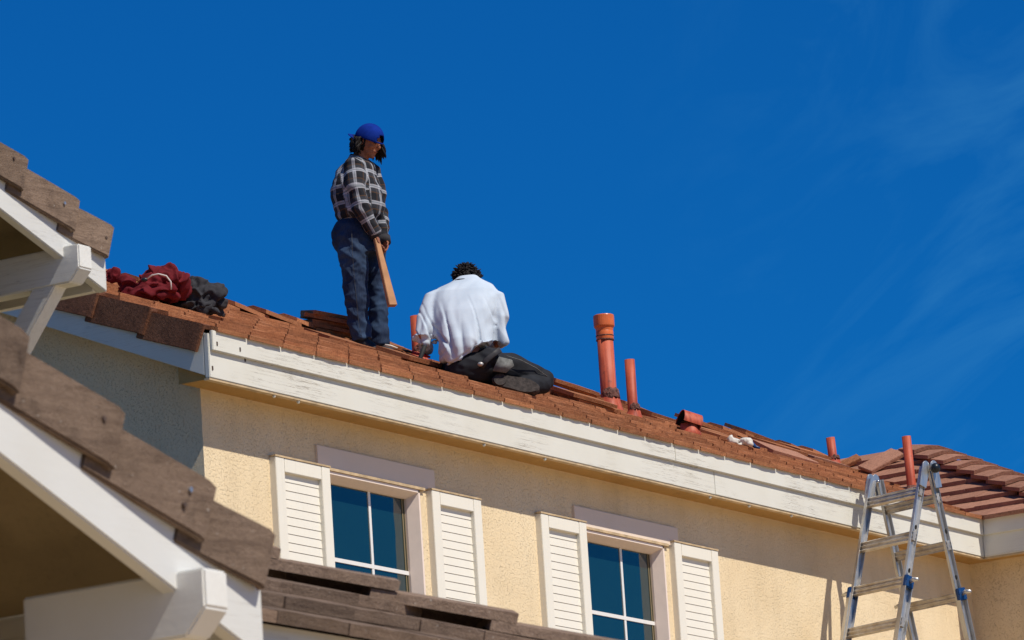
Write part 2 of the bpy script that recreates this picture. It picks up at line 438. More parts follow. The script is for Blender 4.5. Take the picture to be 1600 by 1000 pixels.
def lay_tiles(parent, name, mat, O, A, U, N, w, e, th, rows, a0, a1, clips, seed, bond=.5, skip=None, jit=1.0, notch=True):
    L = e + .075; r = random.Random(seed)
    var = make_variants(w - .0012, L, th, e, mat, 6, seed + 1, name, notch)
    for i in range(rows):
        u0 = i * e; off = (bond * w) * (i % 2)
        k0 = int(math.floor((a0(u0) - off) / w)) - 1; k1 = int(math.ceil((a1(u0) - off) / w)) + 1
        for k in range(k0, k1 + 1):
            a = k * w + off
            rect = [(a, u0), (a + w - .0012, u0), (a + w - .0012, u0 + L), (a, u0 + L)]
            cl = rect
            for (p, q, c) in clips: cl = clip(cl, p, q, c) if cl else cl
            if len(cl) < 3: continue
            ar = abs(sum(cl[j][0]*cl[(j+1)%len(cl)][1]-cl[(j+1)%len(cl)][0]*cl[j][1] for j in range(len(cl)))) / 2
            full = abs(ar - (w - .0012) * L) < 1e-5
            if ar < .012 or (skip and skip(i, k, a, u0)): continue
            mx = frame(O + A * a + U * u0, A, U, N)
            if full: me = var[r.randrange(6)]
            else: me = tile_prism([(p[0] - a, p[1] - u0) for p in cl], th, th * L / e * 1.02, L, r).mesh(name, [mat])
            o = bpy.data.objects.new(name, me)
            o.matrix_world = mx @ Matrix.Translation((0, r.uniform(-.006, .006) * jit, 0)) @ Matrix.Rotation(r.gauss(0, .004) * jit, 4, 'Z') @ Matrix.Rotation(r.gauss(0, .005) * jit, 4, 'Y')
            link(o, parent)
def cap_tiles(parent, name, mat, P0, h, w1, w2, n, e, L, wid, th, seed, skip=(), lift=.0):
    # folded caps over a hip or a ridge: P0 lower end, h uphill, w1/w2 directions down the two slopes
    r = random.Random(seed); nn = (-(w1 + w2)).normalized()
    for i in range(n):
        if i in skip: continue
        o0 = P0 + h * (i * e); rise = nn * (th * 1.35); mb = MB()
        k1, k2 = wid * r.uniform(.96, 1.04), wid * r.uniform(.96, 1.04)
        def sec(c, s=1.0):
            flat = .045
            a = c + (w1 * k1) * s; b = c + w1 * flat * s; d = c + w2 * flat * s; f = c + (w2 * k2) * s
            return [a, b, d, f, f + nn * th, d + nn * th, b + nn * th, a + nn * th]
        mb.rings([sec(o0 + rise + nn * lift), sec(o0 + h * L + nn * (th * .1 + lift), .97)])
        o = mb.build(name, mat, None, origin=o0); o.rotation_euler = (r.gauss(0, .008), r.gauss(0, .008), r.gauss(0, .012))
        col.objects.unlink(o); link(o, parent)
def rake_tiles(parent, name, mat, P, d, out, n, idx, e, L, fl, top, th, seed, cut=0.0):
    # L shaped verge tiles: P is the outer top corner of the lower end of tile 0, d runs down the slope
    r = random.Random(seed)
    prof = [(-top, 0), (-top, th), (0, th), (0, -fl), (-th * .9, -fl), (-th * .9, 0)]
    for i in idx:
        lo_end = P + d * (i * e); up = lo_end - d * L
        if cut and i == max(idx): lo_end = lo_end - d * (e * cut)
        ry, rz = th * 1.05, th * 1.3
        j = lambda s=.002: r.uniform(-s, s)
        def ring(c, oy, oz): return [c + out * (y + oy + j()) + n * (z + oz - th) + d * j(.004) for y, z in prof]
        q = up + (lo_end - up) * .93
        mb = MB(); mb.rings([ring(up, -ry, -rz), ring(up + (lo_end - up) * .5, -ry * .5, -rz * .5), ring(q, -ry * .07, -rz * .07), ring(lo_end, -.004, -.004)])
        mb.build(name, mat, parent, origin=up, bevel=.004)

# ================================================================== the main house
XC = 10.05                       # eave corner where the wing starts
house = empty('main_house', (0.25, 0.25, -H))
tag(house, 'cream stucco house with rust tiled roof, white fascia and shuttered windows', 'house')
WY = 0.25; ZG = -H
windows = [dict(x0=1.545, x1=2.60, zt=-.335, sh=((.942, 1.535), (2.690, 3.276)), hd=(1.448, 2.781), hz=-.187),
           dict(x0=4.590, x1=5.655, zt=-.360, sh=((4.006, 4.582), (5.740, 6.342)), hd=(4.486, 5.853), hz=-.214)]
ZB = -1.75                       # sill height of the openings
mb = MB()
xs = [0.25]; 
for w in windows: xs += [w['x0'], w['x1']]
xs += [10.30]
for i in range(len(xs) - 1):
    if i % 2 == 0: mb.add([(xs[i], WY, ZG), (xs[i+1], WY, ZG), (xs[i+1], WY, .03), (xs[i], WY, .03)], [(0,1,2,3)])
    else:
        w = windows[i // 2]; zt = w['zt']
        mb.add([(xs[i], WY, ZG), (xs[i+1], WY, ZG), (xs[i+1], WY, ZB), (xs[i], WY, ZB)], [(0,1,2,3)])
        mb.add([(xs[i], WY, zt), (xs[i+1], WY, zt), (xs[i+1], WY, .03), (xs[i], WY, .03)], [(0,1,2,3)])
        D = WY + .16
        mb.add([(xs[i], WY, zt), (xs[i], D, zt), (xs[i], D, ZB), (xs[i], WY, ZB)], [(0,1,2,3)])
        mb.add([(xs[i+1], WY, zt), (xs[i+1], D, zt), (xs[i+1], D, ZB), (xs[i+1], WY, ZB)], [(0,1,2,3)])
        mb.add([(xs[i], WY, zt), (xs[i+1], WY, zt), (xs[i+1], D, zt), (xs[i], D, zt)], [(0,1,2,3)])
        mb.add([(xs[i], WY, ZB), (xs[i+1], WY, ZB), (xs[i+1], D, ZB), (xs[i], D, ZB)], [(0,1,2,3)])
mb.build('wall', M['stucco'], house)
RB = .225; YR = 2.75; ZR = RB + (YR + .07) * T; YB = 2 * YR + .07
zroof = lambda y: RB + (y + .07) * T
TR = .425
mb = MB(); mb.add([(.25, .25, ZG), (.25, 5.3, ZG), (.25, 5.3, .25), (.25, YR, .10 + YR * TR), (.25, .25, .14)], [(0,1,2,3,4)])
mb.build('wall', M['stucco'], house)
mb = MB(); mb.add([(10.30, .25, ZG), (10.30, -.62, ZG), (10.30, -.62, .03), (10.30, .25, .03)], [(0,1,2,3)])
mb.add([(10.30, -.62, ZG), (15.3, -.62, ZG), (15.3, -.62, .012), (10.30, -.62, .012)], [(0,1,2,3)])
mb.add([(15.3, -.62, ZG), (15.3, 5.3, ZG), (15.3, 5.3, .2), (15.3, YR, 1.3), (15.3, -.62, .012)], [(0,1,2,3,4)])
mb.add([(.25, 5.3, ZG), (15.3, 5.3, ZG), (15.3, 5.3, .2), (.25, 5.3, .2)], [(0,1,2,3)])
mb.build('wall', M['stucco'], house)
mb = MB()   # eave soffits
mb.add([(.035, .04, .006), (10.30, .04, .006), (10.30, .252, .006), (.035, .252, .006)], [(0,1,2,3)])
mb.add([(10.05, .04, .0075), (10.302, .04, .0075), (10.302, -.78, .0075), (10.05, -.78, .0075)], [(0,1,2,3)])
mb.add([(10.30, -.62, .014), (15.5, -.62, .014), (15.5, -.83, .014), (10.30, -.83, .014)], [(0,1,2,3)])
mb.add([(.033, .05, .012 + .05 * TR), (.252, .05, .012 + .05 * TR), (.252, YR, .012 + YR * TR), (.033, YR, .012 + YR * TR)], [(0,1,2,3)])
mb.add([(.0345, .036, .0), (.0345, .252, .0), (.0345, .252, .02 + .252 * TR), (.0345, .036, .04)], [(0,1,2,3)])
mb.build('soffit', M['soffit_shade_stucco'], house)
def board(name, mat, a, b, parent=house, wob=0.0, seed=0, bev=.004):
    mb = MB(); mb.box(a, b)
    return mb.build(name, mat, parent, bevel=bev)
J1 = on(1057, 700, 1, -.035).x; J2 = on(1117, 758, 1, 0).x
board('fascia_board', M['fascia_paint'], (0.012, -.022, .163), (J1 - .0015, -.001, .285))
board('fascia_board', M['fascia_paint'], (J1 + .0015, -.0215, .1625), (XC - .004, -.001, .285))
board('fascia_board', M['fascia_paint'], (0.0, .001, .0), (J2 - .0015, .036, .268))
board('fascia_board', M['fascia_paint'], (J2 + .0015, .0, .001), (XC + .034, .036, .268))
board('fascia_board', M['fascia_paint_y'], (XC - .022, -.80, .163), (XC - .001, -.026, .285))
board('fascia_board', M['fascia_paint_y'], (XC + .001, -.78, .0), (XC + .036, -.003, .268))
board('fascia_board', M['fascia_paint'], (XC, -.816, .0), (15.6, -.781, .268))
mb = MB(); y1 = YR
mb.prism([(.0, .038, .038 * TR + .001), (.0, y1, y1 * TR), (.0, y1, y1 * TR + .262), (.0, .038, .038 * TR + .262)], V((.034, 0, 0)))
mb.build('fascia_board', M['fascia_paint_y'], house, bevel=.003)
mb = MB()   # bare timber drip strip under the fascia
mb.box((.0, .006, -.013), (XC + .03, .046, -.001)); mb.box((XC + .006, -.77, -.013), (XC + .046, .004, -.001))
mb.build('drip_strip', M['bare_wood'], house)
r0 = random.Random(3)
for u in (432, 470, 760, 855, 1113, 1174, 1240, 1490):    # blobs of old paint hanging from the strip
    P = on(u, 589.3 + .2327 * (u - 328.6), 1, .0); mb = MB(); mb.ball((P.x, .02, -.019), (.012, .011, .010 + r0.random() * .006), nu=8, nv=6)
    mb.build('paint_drip', M['fascia_paint'], house, smooth=True)
for u, v, b in ((339, 537, 0), (375, 546, 0), (332, 575, 0), (383, 562, 1), (1183, 730, 1), (952, 671, 1)):
    P = on(u, v, 1, -.022 if v < 560 else .0); mb = MB(); mb.box((P.x - .006, P.y - .003, P.z - .012), (P.x + .006, P.y + .003, P.z + .012)); mb.build('nail_head', M['nail'], house)
# ---- roof deck
roof = empty('roof', (0, 0, 0), house)
mb = MB(); q = -.012
mb.add([(.0, .012, zroof(.012)+q), (10.062, .012, zroof(.012)+q), (12.8, YR, ZR+q), (.0, YR, ZR+q)], [(0,1,2,3)])
mb.add([(.0, YR, ZR+q), (15.6, YR, ZR+q), (15.6, YB, RB+q), (.0, YB, RB+q)], [(0,1,2,3)])
mb.add([(10.062, .012, zroof(.012)+q), (10.062, -.72, zroof(.012)+q), (12.8, 2.02, ZR+q), (12.8, YR, ZR+q)], [(0,1,2,3)])
mb.add([(10.062, -.72, zroof(.012)+q), (15.54, -.72, zroof(.012)+q), (12.8, 2.02, ZR+q)], [(0,1,2)])
mb.add([(15.6, -.79, RB+q), (15.6, YR, ZR+q-1e-3), (12.8, YR, ZR+q), (12.8, 2.02, ZR+q)], [(0,1,2,3)])
deck = mb.build('roof_deck', M['deck_felt'], roof)
Om = V((0, -.07, RB)); Am = V((1, 0, 0)); Um = V((0, CA, SA)); Nm = V((0, -SA, CA))
W_, E_, TH = .36, .385, .028
SKIP = set()
lay_tiles(roof, 'roof_tile', M['rust_tile'], Om + Um * .050, Am, Um, Nm, W_, E_, TH, 8, lambda u: .05, lambda u: 10.026 + u * CA,
          [(1, 0, -.05), (-1, CA, 10.026), (0, -1, 3.03)], 11, jit=.7, skip=lambda i, k, a, u: (i, k) in SKIP)
Ow = V((9.995, -.07, RB + .006)); Aw = V((0, -1, 0)); Uw = V((CA, 0, SA)); Nw = V((-SA, 0, CA))
lay_tiles(roof, 'wing_tile', M['brown_tile'], Ow, Aw, Uw, Nw, W_, .325, .034, 9, lambda u: -u * CA, lambda u: .73 - u * CA,
          [(1, CA, .012), (-1, -CA, .73), (0, -1, 3.06)], 12, bond=.37, jit=1.4, notch=False)
Of = V((9.98, -.80, RB))
lay_tiles(roof, 'wing_front_tile', M['brown_tile'], Of, Am, Um, Nm, W_, E_, TH, 8, lambda u: u * CA, lambda u: 5.64 - u * CA,
          [(1, -CA, 0), (-1, -CA, 5.64), (0, -1, 3.06)], 13)
hh = V((1, 1, T)).normalized()
w1 = (Nw.cross(hh)); w1 = w1 if w1.z < 0 else -w1
w2 = (Nm.cross(hh)); w2 = w2 if w2.z < 0 else -w2
cap_tiles(roof, 'hip_cap_tile', M['brown_tile'], V((9.96, -.82, RB + .012)) + V((0, 0, .03)), hh, w1.normalized(), w2.normalized(), 10, .375, .44, .17, .03, 5, lift=.028)
rx = V((1, 0, 0)); f1 = V((0, -CA, -SA)); f2 = V((0, CA, -SA))
cap_tiles(roof, 'ridge_cap_tile', M['rust_tile'], V((-.02, YR, ZR + .035)), rx, f1, f2, 34, .375, .43, .16, .03, 6, skip=(17, 18, 22, 23, 26, 27, 31), lift=.01)
# verge tiles on the left rake
rd = V((0, -CA, -SA)); out = V((-1, 0, 0)); nr = V((0, -SA, CA))
rake_tiles(roof, 'rake_tile', M['rake_tile'], V((-.036, .005, RB + .075 * T + .062)), rd, out, nr, [0, -1, -2, -3, -4, -5, -6], .41, .47, .145, .13, .026, 8)
# ---- vent pipes
def rp(u, y, h=0.0):             # point of the roof surface (tile tops) seen in column u at distance y from the eave
    v = 560.0
    for _ in range(6):
        P = on(u, v, 1, y); P.z = zroof(y) + .03 + h; v = px(P)[1] + 0; 
        P2 = on(u, v, 1, y)
    return V((P2.x, y, zroof(y) + .03 + h))
def roundpipe(name, u, y, top_v, rad, label=None, dark=.04, lean=(0, 0), base=True, hollow=True, parent=house, sink=.05):
    P = rp(u, y); Tp = None
    # height from the picture: intersect with the vertical plane through P
    n = V((fwd.x, fwd.y, 0)).normalized(); Q = on_plane(u - 4, top_v, P, n); h = Q.z - P.z
    topc = P + V((lean[0], lean[1], h)); mb = MB(); n_ = 24
    pts = [P - V((0, 0, sink)), P + V((0, 0, .02)), topc]
    ax = (topc - P).normalized()
    mb.tube(pts + [topc, topc - ax * .12], [rad, rad, rad, rad * .86, rad * .86], n=n_, cap=False, ref=(1, 0, 0))
    o = mb.build(name, M['vent_paint'], parent, smooth=True)
    mb = MB(); mb.tube([topc - ax * .10, topc - ax * .099], [rad * .87, rad * .87], n=n_); mb.build('pipe_bore', M['dark_hole'], o)
    if label: o['label'] = label
    for p in o.data.polygons: pass
    return o, P, topc
def flashing(o, P, r, hgt, rough=True):
    mb = MB(); N = Nm; P = P + N * .034; a = V((1, 0, 0)); b = N.cross(a)
    ringsA = []
    for k, (rr, h, mix) in enumerate(((r * 1.75, .0, 1), (r * 1.5, hgt * .25, .8), (r * 1.16, hgt * .7, .3), (r * 1.06, hgt, 0))):
        ring = []
        for i in range(28):
            q = 2 * math.pi * i / 28
            flat = P + (a * math.cos(q) + b * math.sin(q)) * rr - N * .012
            up = V((P.x + math.cos(q) * rr, P.y + math.sin(q) * rr, P.z + h))
            ring.append(flat * mix + up * (1 - mix) + V((0, 0, h * mix)))
        ringsA.append(ring)
    mb.rings(ringsA, False); mb.build('flashing', M['vent_paint'], o, smooth=True)
    mb = MB(); rg = []
    for k, (rr, h) in enumerate(((r * 1.22, hgt * .5), (r * 1.16, hgt * .75), (r * 1.10, hgt * 1.05), (r * 1.02, hgt * 1.25))):
        rg.append([V((P.x + math.cos(q) * rr * (1 + .10 * NZ.noise(V((q * 2, k, rr)) * 1.3)), P.y + math.sin(q) * rr, P.z + h + .03 * NZ.noise(V((math.cos(q) * 3, math.sin(q) * 3, k * .7))))) for q in [2 * math.pi * i / 28 for i in range(28)]])
    mb.rings(rg, True); mb.build('sealant_collar', M['sealant'], o, smooth=True)
o, P, tp = roundpipe('vent_pipe', 953, 2.25, 515, .061, 'tall orange vent pipe with a fat round cap'); flashing(o, P, .061, .10)
mb = MB(); n_ = 32
def capring(r, z): return [tp + V((math.cos(2*math.pi*i/n_)*r, math.sin(2*math.pi*i/n_)*r, z)) for i in range(n_)]
mb.rings([capring(.064, -.02), capring(.068, .012), capring(.077, .020), capring(.079, .028), capring(.079, .105), capring(.076, .112), capring(.068, .112), capring(.068, .06)], True)
oc = mb.build('vent_cap', M['vent_cap'], o, smooth=False, bevel=.003)
mb = MB(); mb.rings([capring(.064, -.085), capring(.0665, -.08), capring(.0665, -.015), capring(.064, -.01)], False); mb.build('coupling', M['vent_cap'], o, smooth=True)
mb = MB()
for k in range(2): mb.rings([capring(.0668, -.085 + k * .03), capring(.070, -.08 + k * .03), capring(.0668, -.075 + k * .03)], False)
mb.build('coupling_ring', M['sealant'], o, smooth=True)
o, P, tp = roundpipe('vent_pipe', 990, 1.85, 562, .038, 'shorter plain orange pipe just right of the capped vent'); flashing(o, P, .038, .06)
o, P, tp = roundpipe('vent_pipe', 1303, 2.3, 684, .036, 'small orange pipe standing left of the ladder', lean=(-.014, .006)); flashing(o, P, .036, .04)
o, P, tp = roundpipe('vent_pipe', 654, 2.35, 494, .042, 'orange pipe half hidden behind the left sleeve of the seated person'); flashing(o, P, .042, .06)
# pipe on the wing roof
Pw = on_plane(1425, 766, Ow + Nw * .035, Nw); nv = V((fwd.x, fwd.y, 0)).normalized(); Q = on_plane(1416, 682, Pw, nv)
mb = MB(); tp = Q; ax = (Q - Pw).normalized(); mb.tube([Pw - ax * .08, Pw, tp, tp, tp - ax * .1], [.036, .036, .036, .031, .031], n=22, cap=False)
o = mb.build('vent_pipe', M['vent_paint'], house, smooth=True); o['label'] = 'orange pipe rising behind the ladder top'
mb = MB(); mb.tube([tp - ax * .09, tp - ax * .089], .0315, n=22); mb.build('pipe_bore', M['dark_hole'], o)
mb = MB(); mb.tube([Pw - ax * .02, Pw + ax * .02, Pw + ax * .035], [.058, .046, .038], n=20); mb.build('sealant_collar', M['sealant'], o, smooth=True)
# elbow vent: short cowl, open to the left
Pe = rp(1078, 1.65); cowl_ax = (V((.80, -.60, -.30))).normalized(); C0 = Pe + V((0, 0, .088))
e1 = V((0, 0, 1)) - cowl_ax * cowl_ax.z; e1.normalize(); e2 = cowl_ax.cross(e1)
mb = MB(); n_ = 26
arc = [(-100 + 200 * i / n_) for i in range(n_ + 1)]
ringo = lambda s, r: [C0 + cowl_ax * s + e1 * math.cos(R(q)) * r + e2 * math.sin(R(q)) * r for q in arc]
A_, B_, C_, D_ = ringo(-.075, .085), ringo(.075, .085), ringo(.075, .080), ringo(-.075, .080)
loop = A_ + D_[::-1]; loop2 = B_ + C_[::-1]
mb.hull2(loop, loop2)
o = mb.build('cowl_vent', M['vent_paint'], house, smooth=False)
li = MB(); li.rings([ringo(-.070, .0795), ringo(.068, .0795)], False); li.build('cowl_shade', M['dark_hole'], o); o['label'] = 'orange half round cowl vent lying low on the roof'  # near-black inner skin added as the shade inside the hood
mb = MB(); mb.tube([Pe - V((0, 0, .04)), Pe + V((0, 0, .02)), Pe + V((0, 0, .085))], [.10, .078, .064], n=24); mb.build('vent_throat', M['vent_paint'], o, smooth=True)
mb = MB(); mb.rings([[C0 + cowl_ax * .068 + e1 * math.cos(R(q)) * .08 + e2 * math.sin(R(q)) * .08 for q in range(0, 360, 15)], [C0 + cowl_ax * .072 + e1 * math.cos(R(q)) * .08 + e2 * math.sin(R(q)) * .08 for q in range(0, 360, 15)]]); mb.build('back_plate', M['vent_paint'], o)

# ---- windows and shutters
for wi, w in enumerate(windows):
    x0, x1, zt = w['x0'], w['x1'], w['zt']; gy = WY + .085
    wo_ = empty('window', (0, 0, 0), house)
    mb = MB()
    mb.box((w['hd'][0], WY - .016, w['hz'] - .135), (w['hd'][1], WY + .004, w['hz'])); mb.build('header_board', M['header_paint'], wo_, bevel=.003)
    mb = MB(); mb.box((x0 - .05, WY - .022, zt + .001), (x1 + .05, WY + .003, zt + .018)); mb.build('header_bead', M['bare_wood'], wo_)
    fw = .055
    # stepped vinyl frame: outer flange, sloped face, inner lip
    for (s, a, b, c, d) in (('l', x0, x0 + fw, zt, ZB), ('r', x1 - .045, x1, zt, ZB)):
        xo, xi = (a, b) if s == 'l' else (b, a)
        prof = [(xo, WY - .012), (xo + (.018 if s == 'l' else -.018), WY - .012), (xi, gy - .02), (xi, gy + .01), (xo, gy + .01)]
        mb = MB(); mb.prism([(p[0], p[1], d) for p in prof], V((0, 0, c - d))); mb.build('window_jamb', M['vinyl_bounce'], wo_)
    mb = MB(); prof = [(WY - .012, zt), (WY - .012, zt - .018), (gy - .02, zt - .05), (gy + .01, zt - .05), (gy + .01, zt)]
    mb.prism([(x0 + .001, p[0], p[1] - .001) for p in prof], V((x1 - x0 - .002, 0, 0))); mb.build('window_head', M['vinyl_bounce'], wo_)
    gx0, gx1, gz = x0 + fw - .004, x1 - .045 + .004, zt - .046
    zm = -.862 if wi == 0 else -.888; xm = (on(577, 800, 1, gy).x if wi == 0 else on(970, 880, 1, gy).x)
    panes = [(gx0, xm - .012, zm + .012, gz), (xm + .012, gx1, zm + .012, gz), (gx0, xm - .012, ZB, zm - .012), (xm + .012, gx1, ZB, zm - .012)]
    for (a, b, c, d) in panes:
        mb = MB(); mb.box((a, gy, c), (b, gy + .006, d)); mb.build('pane', M['glass'], wo_)
    mb = MB(); mb.box((xm - .0125, gy - .006, ZB), (xm + .0125, gy + .01, gz)); mb.build('glazing_bar', M['vinyl'], wo_)
    mb = MB(); mb.box((gx0, gy - .0075, zm - .0125), (gx1, gy + .009, zm + .0125)); mb.build('glazing_bar', M['vinyl'], wo_)
    mb = MB(); mb.box((gx1 - .035, gy - .004, ZB), (gx1 - .022, gy + .008, gz)); mb.box((gx1 - .010, gy - .004, ZB), (gx1 - .002, gy + .008, gz)); mb.build('sash_edge', M['soffit_paint'], wo_)
    for si, (a, b) in enumerate(w['sh']):
        so = empty('shutter', (0, 0, 0), house); zt2 = -.327; zb2 = ZB - .05; yf = WY - .045
        st = .095; rb = .028
        mb = MB(); mb.box((a, yf, zb2), (a + st, WY + .003, zt2)); mb.build('stile', M['trim_paint'], so, bevel=.003)
        mb = MB(); mb.box((b - st, yf, zb2), (b, WY + .003, zt2)); mb.build('stile', M['trim_paint'], so, bevel=.003)
        mb = MB(); mb.box((a + st + .001, yf + .001, zt2 - .085), (b - st - .001, WY + .003, zt2)); mb.build('top_rail', M['trim_paint'], so, bevel=.003)
        mb = MB(); mb.box((a - .004, yf - .004, zt2 + .001), (b + .004, WY + .003, zt2 + .012)); mb.build('top_bead', M['bare_wood'], so)
        sp = .0535; z = zt2 - .085; k = 0
        n_s = int((zt2 - .085 - zb2) / sp)
        for k in range(n_s):
            z1 = z - k * sp; z0 = z1 - sp + .002
            mb = MB(); prof = [(yf + rb - .0015, z0), (yf + rb + .002, z1), (yf + rb + .016, z1), (yf + rb + .016, z0)]
            mb.prism([(a + st - .004, p[0], p[1]) for p in prof], V((b - a - 2 * st + .008, 0, 0))); mb.build('slat', M['trim_paint'], so)
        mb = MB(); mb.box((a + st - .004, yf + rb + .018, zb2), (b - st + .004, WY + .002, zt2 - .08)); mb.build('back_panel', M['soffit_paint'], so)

# ================================================================== the neighbouring house in the foreground
nb = empty('neighbour_house', (-16.5, -10.5, -H))
tag(nb, 'house with umber tile roof edges and white barge boards, close at lower left', 'house')
def gable(Y, corner, corner2, barge_lo, end_u, slope, beam, wall_dy, half, seed, tiles, lv, depth=4.5):
    # Y: outer face of the verge tiles; corner / corner2: lower outer corners of two neighbouring tiles in the picture
    P = on(*corner, 1, Y); d = V((1, 0, -slope)).normalized(); n = V((slope, 0, 1)).normalized(); out = V((0, -1, 0))
    Q = on(*corner2, 1, Y); e = abs((Q - P).dot(d))
    rake_tiles(nb, 'rake_tile', M['umber_tile'], P, d, out, n, range(-tiles, lv), e, e + .075, .108, .16, .026, seed, cut=.33)
    yb = Y + .034
    B0 = on(*barge_lo, 1, yb); xe = on(end_u[0], end_u[1], 1, yb).x
    zl = lambda x: B0.z - (x - B0.x) * slope
    hgt = .205; xa = xe - half
    mb = MB(); mb.prism([(xa, yb, zl(xa)), (xe, yb, zl(xe)), (xe, yb, zl(xe) + hgt), (xa, yb, zl(xa) + hgt)], V((0, .04, 0)))
    mb.build('barge_board', M['barge_paint'], nb, bevel=.004)
    mb = MB(); mb.prism([(xa, yb, zl(xa)), (xa, yb, zl(xa) + hgt), (xa - half, yb, zl(xe) + hgt), (xa - half, yb, zl(xe))], V((0, .04, 0))); mb.build('barge_board', M['barge_paint'], nb)
    yw = yb + wall_dy; dep = depth
    top = lambda x: zl(x) + hgt
    # roof deck with its painted underside, both slopes
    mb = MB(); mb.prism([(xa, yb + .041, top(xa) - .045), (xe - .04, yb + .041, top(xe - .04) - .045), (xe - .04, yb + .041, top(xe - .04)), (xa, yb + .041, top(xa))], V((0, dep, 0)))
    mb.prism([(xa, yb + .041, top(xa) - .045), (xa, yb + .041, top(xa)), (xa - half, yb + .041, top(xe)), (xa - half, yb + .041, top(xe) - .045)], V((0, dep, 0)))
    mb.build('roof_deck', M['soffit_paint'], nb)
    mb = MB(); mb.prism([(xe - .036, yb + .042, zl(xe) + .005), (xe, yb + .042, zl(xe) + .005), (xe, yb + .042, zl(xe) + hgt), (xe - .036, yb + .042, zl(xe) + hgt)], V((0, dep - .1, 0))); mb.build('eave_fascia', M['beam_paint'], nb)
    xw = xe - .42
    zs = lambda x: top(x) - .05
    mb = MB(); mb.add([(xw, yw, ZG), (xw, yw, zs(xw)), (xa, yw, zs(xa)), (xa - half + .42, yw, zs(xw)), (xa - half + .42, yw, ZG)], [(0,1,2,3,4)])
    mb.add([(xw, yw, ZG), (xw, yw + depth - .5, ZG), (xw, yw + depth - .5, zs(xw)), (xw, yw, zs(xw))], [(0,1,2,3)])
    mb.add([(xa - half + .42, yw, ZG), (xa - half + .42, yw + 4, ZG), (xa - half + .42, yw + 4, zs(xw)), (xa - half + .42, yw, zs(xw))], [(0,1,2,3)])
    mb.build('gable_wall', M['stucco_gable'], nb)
    # outlooker beam with a chamfered nose, and its knee brace
    (u0, v0), (u1, v1), hface, hfull = beam
    yf = yb - .07; b0 = on(u0, v0, 1, yf); b1 = on(u1, v1, 1, yf); xw0, xw1 = b0.x, b1.x; zt = b0.z
    prof = [(yf, zt), (yf, zt - hface), (yf + (hfull - hface) * .95, zt - hfull), (yw + .02, zt - hfull), (yw + .02, zt)]
    mb = MB(); mb.prism([(xw0, p[0], p[1]) for p in prof], V((xw1 - xw0, 0, 0))); bo = mb.build('outlooker_beam', M['beam_paint'], nb, bevel=.005)
    yk = yf + .12; bw = .085
    k0 = V((0, yk, zt - hfull - .0)); dirk = V((0, .63, -.777)); nk = V((0, .777, .63))
    prof = []
    for s, a in ((0, -.5), (0, .5), (1, .5), (1, -.5)):
        base = V((0, yk + .05, zt - hfull)) + V((0, a * bw / .777, 0)); prof.append(base + dirk * (s * .62))
    mb = MB(); x_a, x_b = xw0 + .004, xw1 - .004
    mb.prism([(x_a, p.y, p.z + (.004 if i < 2 else 0)) for i, p in enumerate(prof)], V((x_b - x_a, 0, 0))); mb.build('knee_brace', M['beam_paint'], nb, bevel=.005)
    for i, (uu, vv) in enumerate(beam_nails.get(seed, [])):
        Pn = on(uu, vv, 1, Y + .012); mb = MB(); mb.tube([Pn, Pn + V((0, -.012, 0))], .006, n=8); mb.build('nail_head', M['nail_bright' if i % 2 else 'nail'], nb)
beam_nails = {21: [(157, 655), (292, 766), (283, 790)], 22: [(19, 248), (98, 318), (163, 372)]}
gable(-11.15, (342, 757), (200, 642), (237, 893), (409, 930), .372, ((318, 886), (355, 892), .082, .138), .38, 3.4, 21, 10, 2)
gable(-6.04, (128, 312), (48, 246), (80, 388), (165.5, 410), .335, ((122, 380), (143, 386), .090, .140), .42, 3.4, 22, 8, 2, 14.0)  # upper gable lengthened far back, unseen, to block sky and bounce light
# low hip roof between the two gables
T2 = .42; C2 = 1 / math.sqrt(1 + T2 * T2); S2 = T2 * C2
Ph = at(572, 906, 15.0) - V((0, 0, .108)); N2 = V((0, -S2, C2)); U2 = V((0, C2, S2))
Pe2 = on_plane(411, 997, Ph, N2); E2 = .335
ye2 = Pe2.y; ze2 = Pe2.z
s_h = (Ph.y - ye2); xcor = Ph.x + s_h            # hip runs down towards +x, -y
xl = Pe2.x - .25
hr = empty('hip_roof', (0, 0, 0), nb)
umax = 3.2
lay_tiles(hr, 'hip_roof_tile', M['umber_tile'], V((0, ye2, ze2)), Am, U2, N2, .33, E2, .034, 9, lambda u: xl, lambda u: xcor - u * C2,
          [(1, 0, -xl), (-1, -C2, xcor), (0, -1, umax)], 31, jit=.8, notch=False)
h2 = V((-1, 1, T2)).normalized(); Nx = V((S2, 0, C2))
v1 = N2.cross(h2); v1 = v1 if v1.z < 0 else -v1
v2 = Nx.cross(h2); v2 = v2 if v2.z < 0 else -v2
k_ = 1.0
cap_tiles(hr, 'hip_cap_tile', M['umber_tile'], V((xcor, ye2, ze2)) + V((.243, -.243, -.243 * T2)), h2, v1.normalized(), v2.normalized(), 12, .355, .43, .150, .03, 33, lift=.062)
mb = MB(); zz = lambda y: ze2 + (y - ye2) * T2 - .015; ym = ye2 + umax * C2
mb.add([(xl, ye2 + .02, zz(ye2 + .02)), (xcor, ye2 + .02, zz(ye2 + .02)), (xcor - umax * C2, ym, zz(ym)), (xl, ym, zz(ym))], [(0,1,2,3)])
mb.add([(xcor - .02, ye2 + .02, zz(ye2 + .02)), (xcor - .02, ym + .5, zz(ye2)), (xcor - umax * C2, ym + .5, zz(ym)), (xcor - umax * C2, ym, zz(ym))], [(0,1,2,3)])
mb.build('roof_deck', M['deck_felt'], hr)
mb = MB(); mb.box((xl, ye2 + .028, ze2 - .17), (xcor - .05, ye2 + .06, ze2 + .045)); mb.build('eave_fascia', M['barge_paint'], nb)
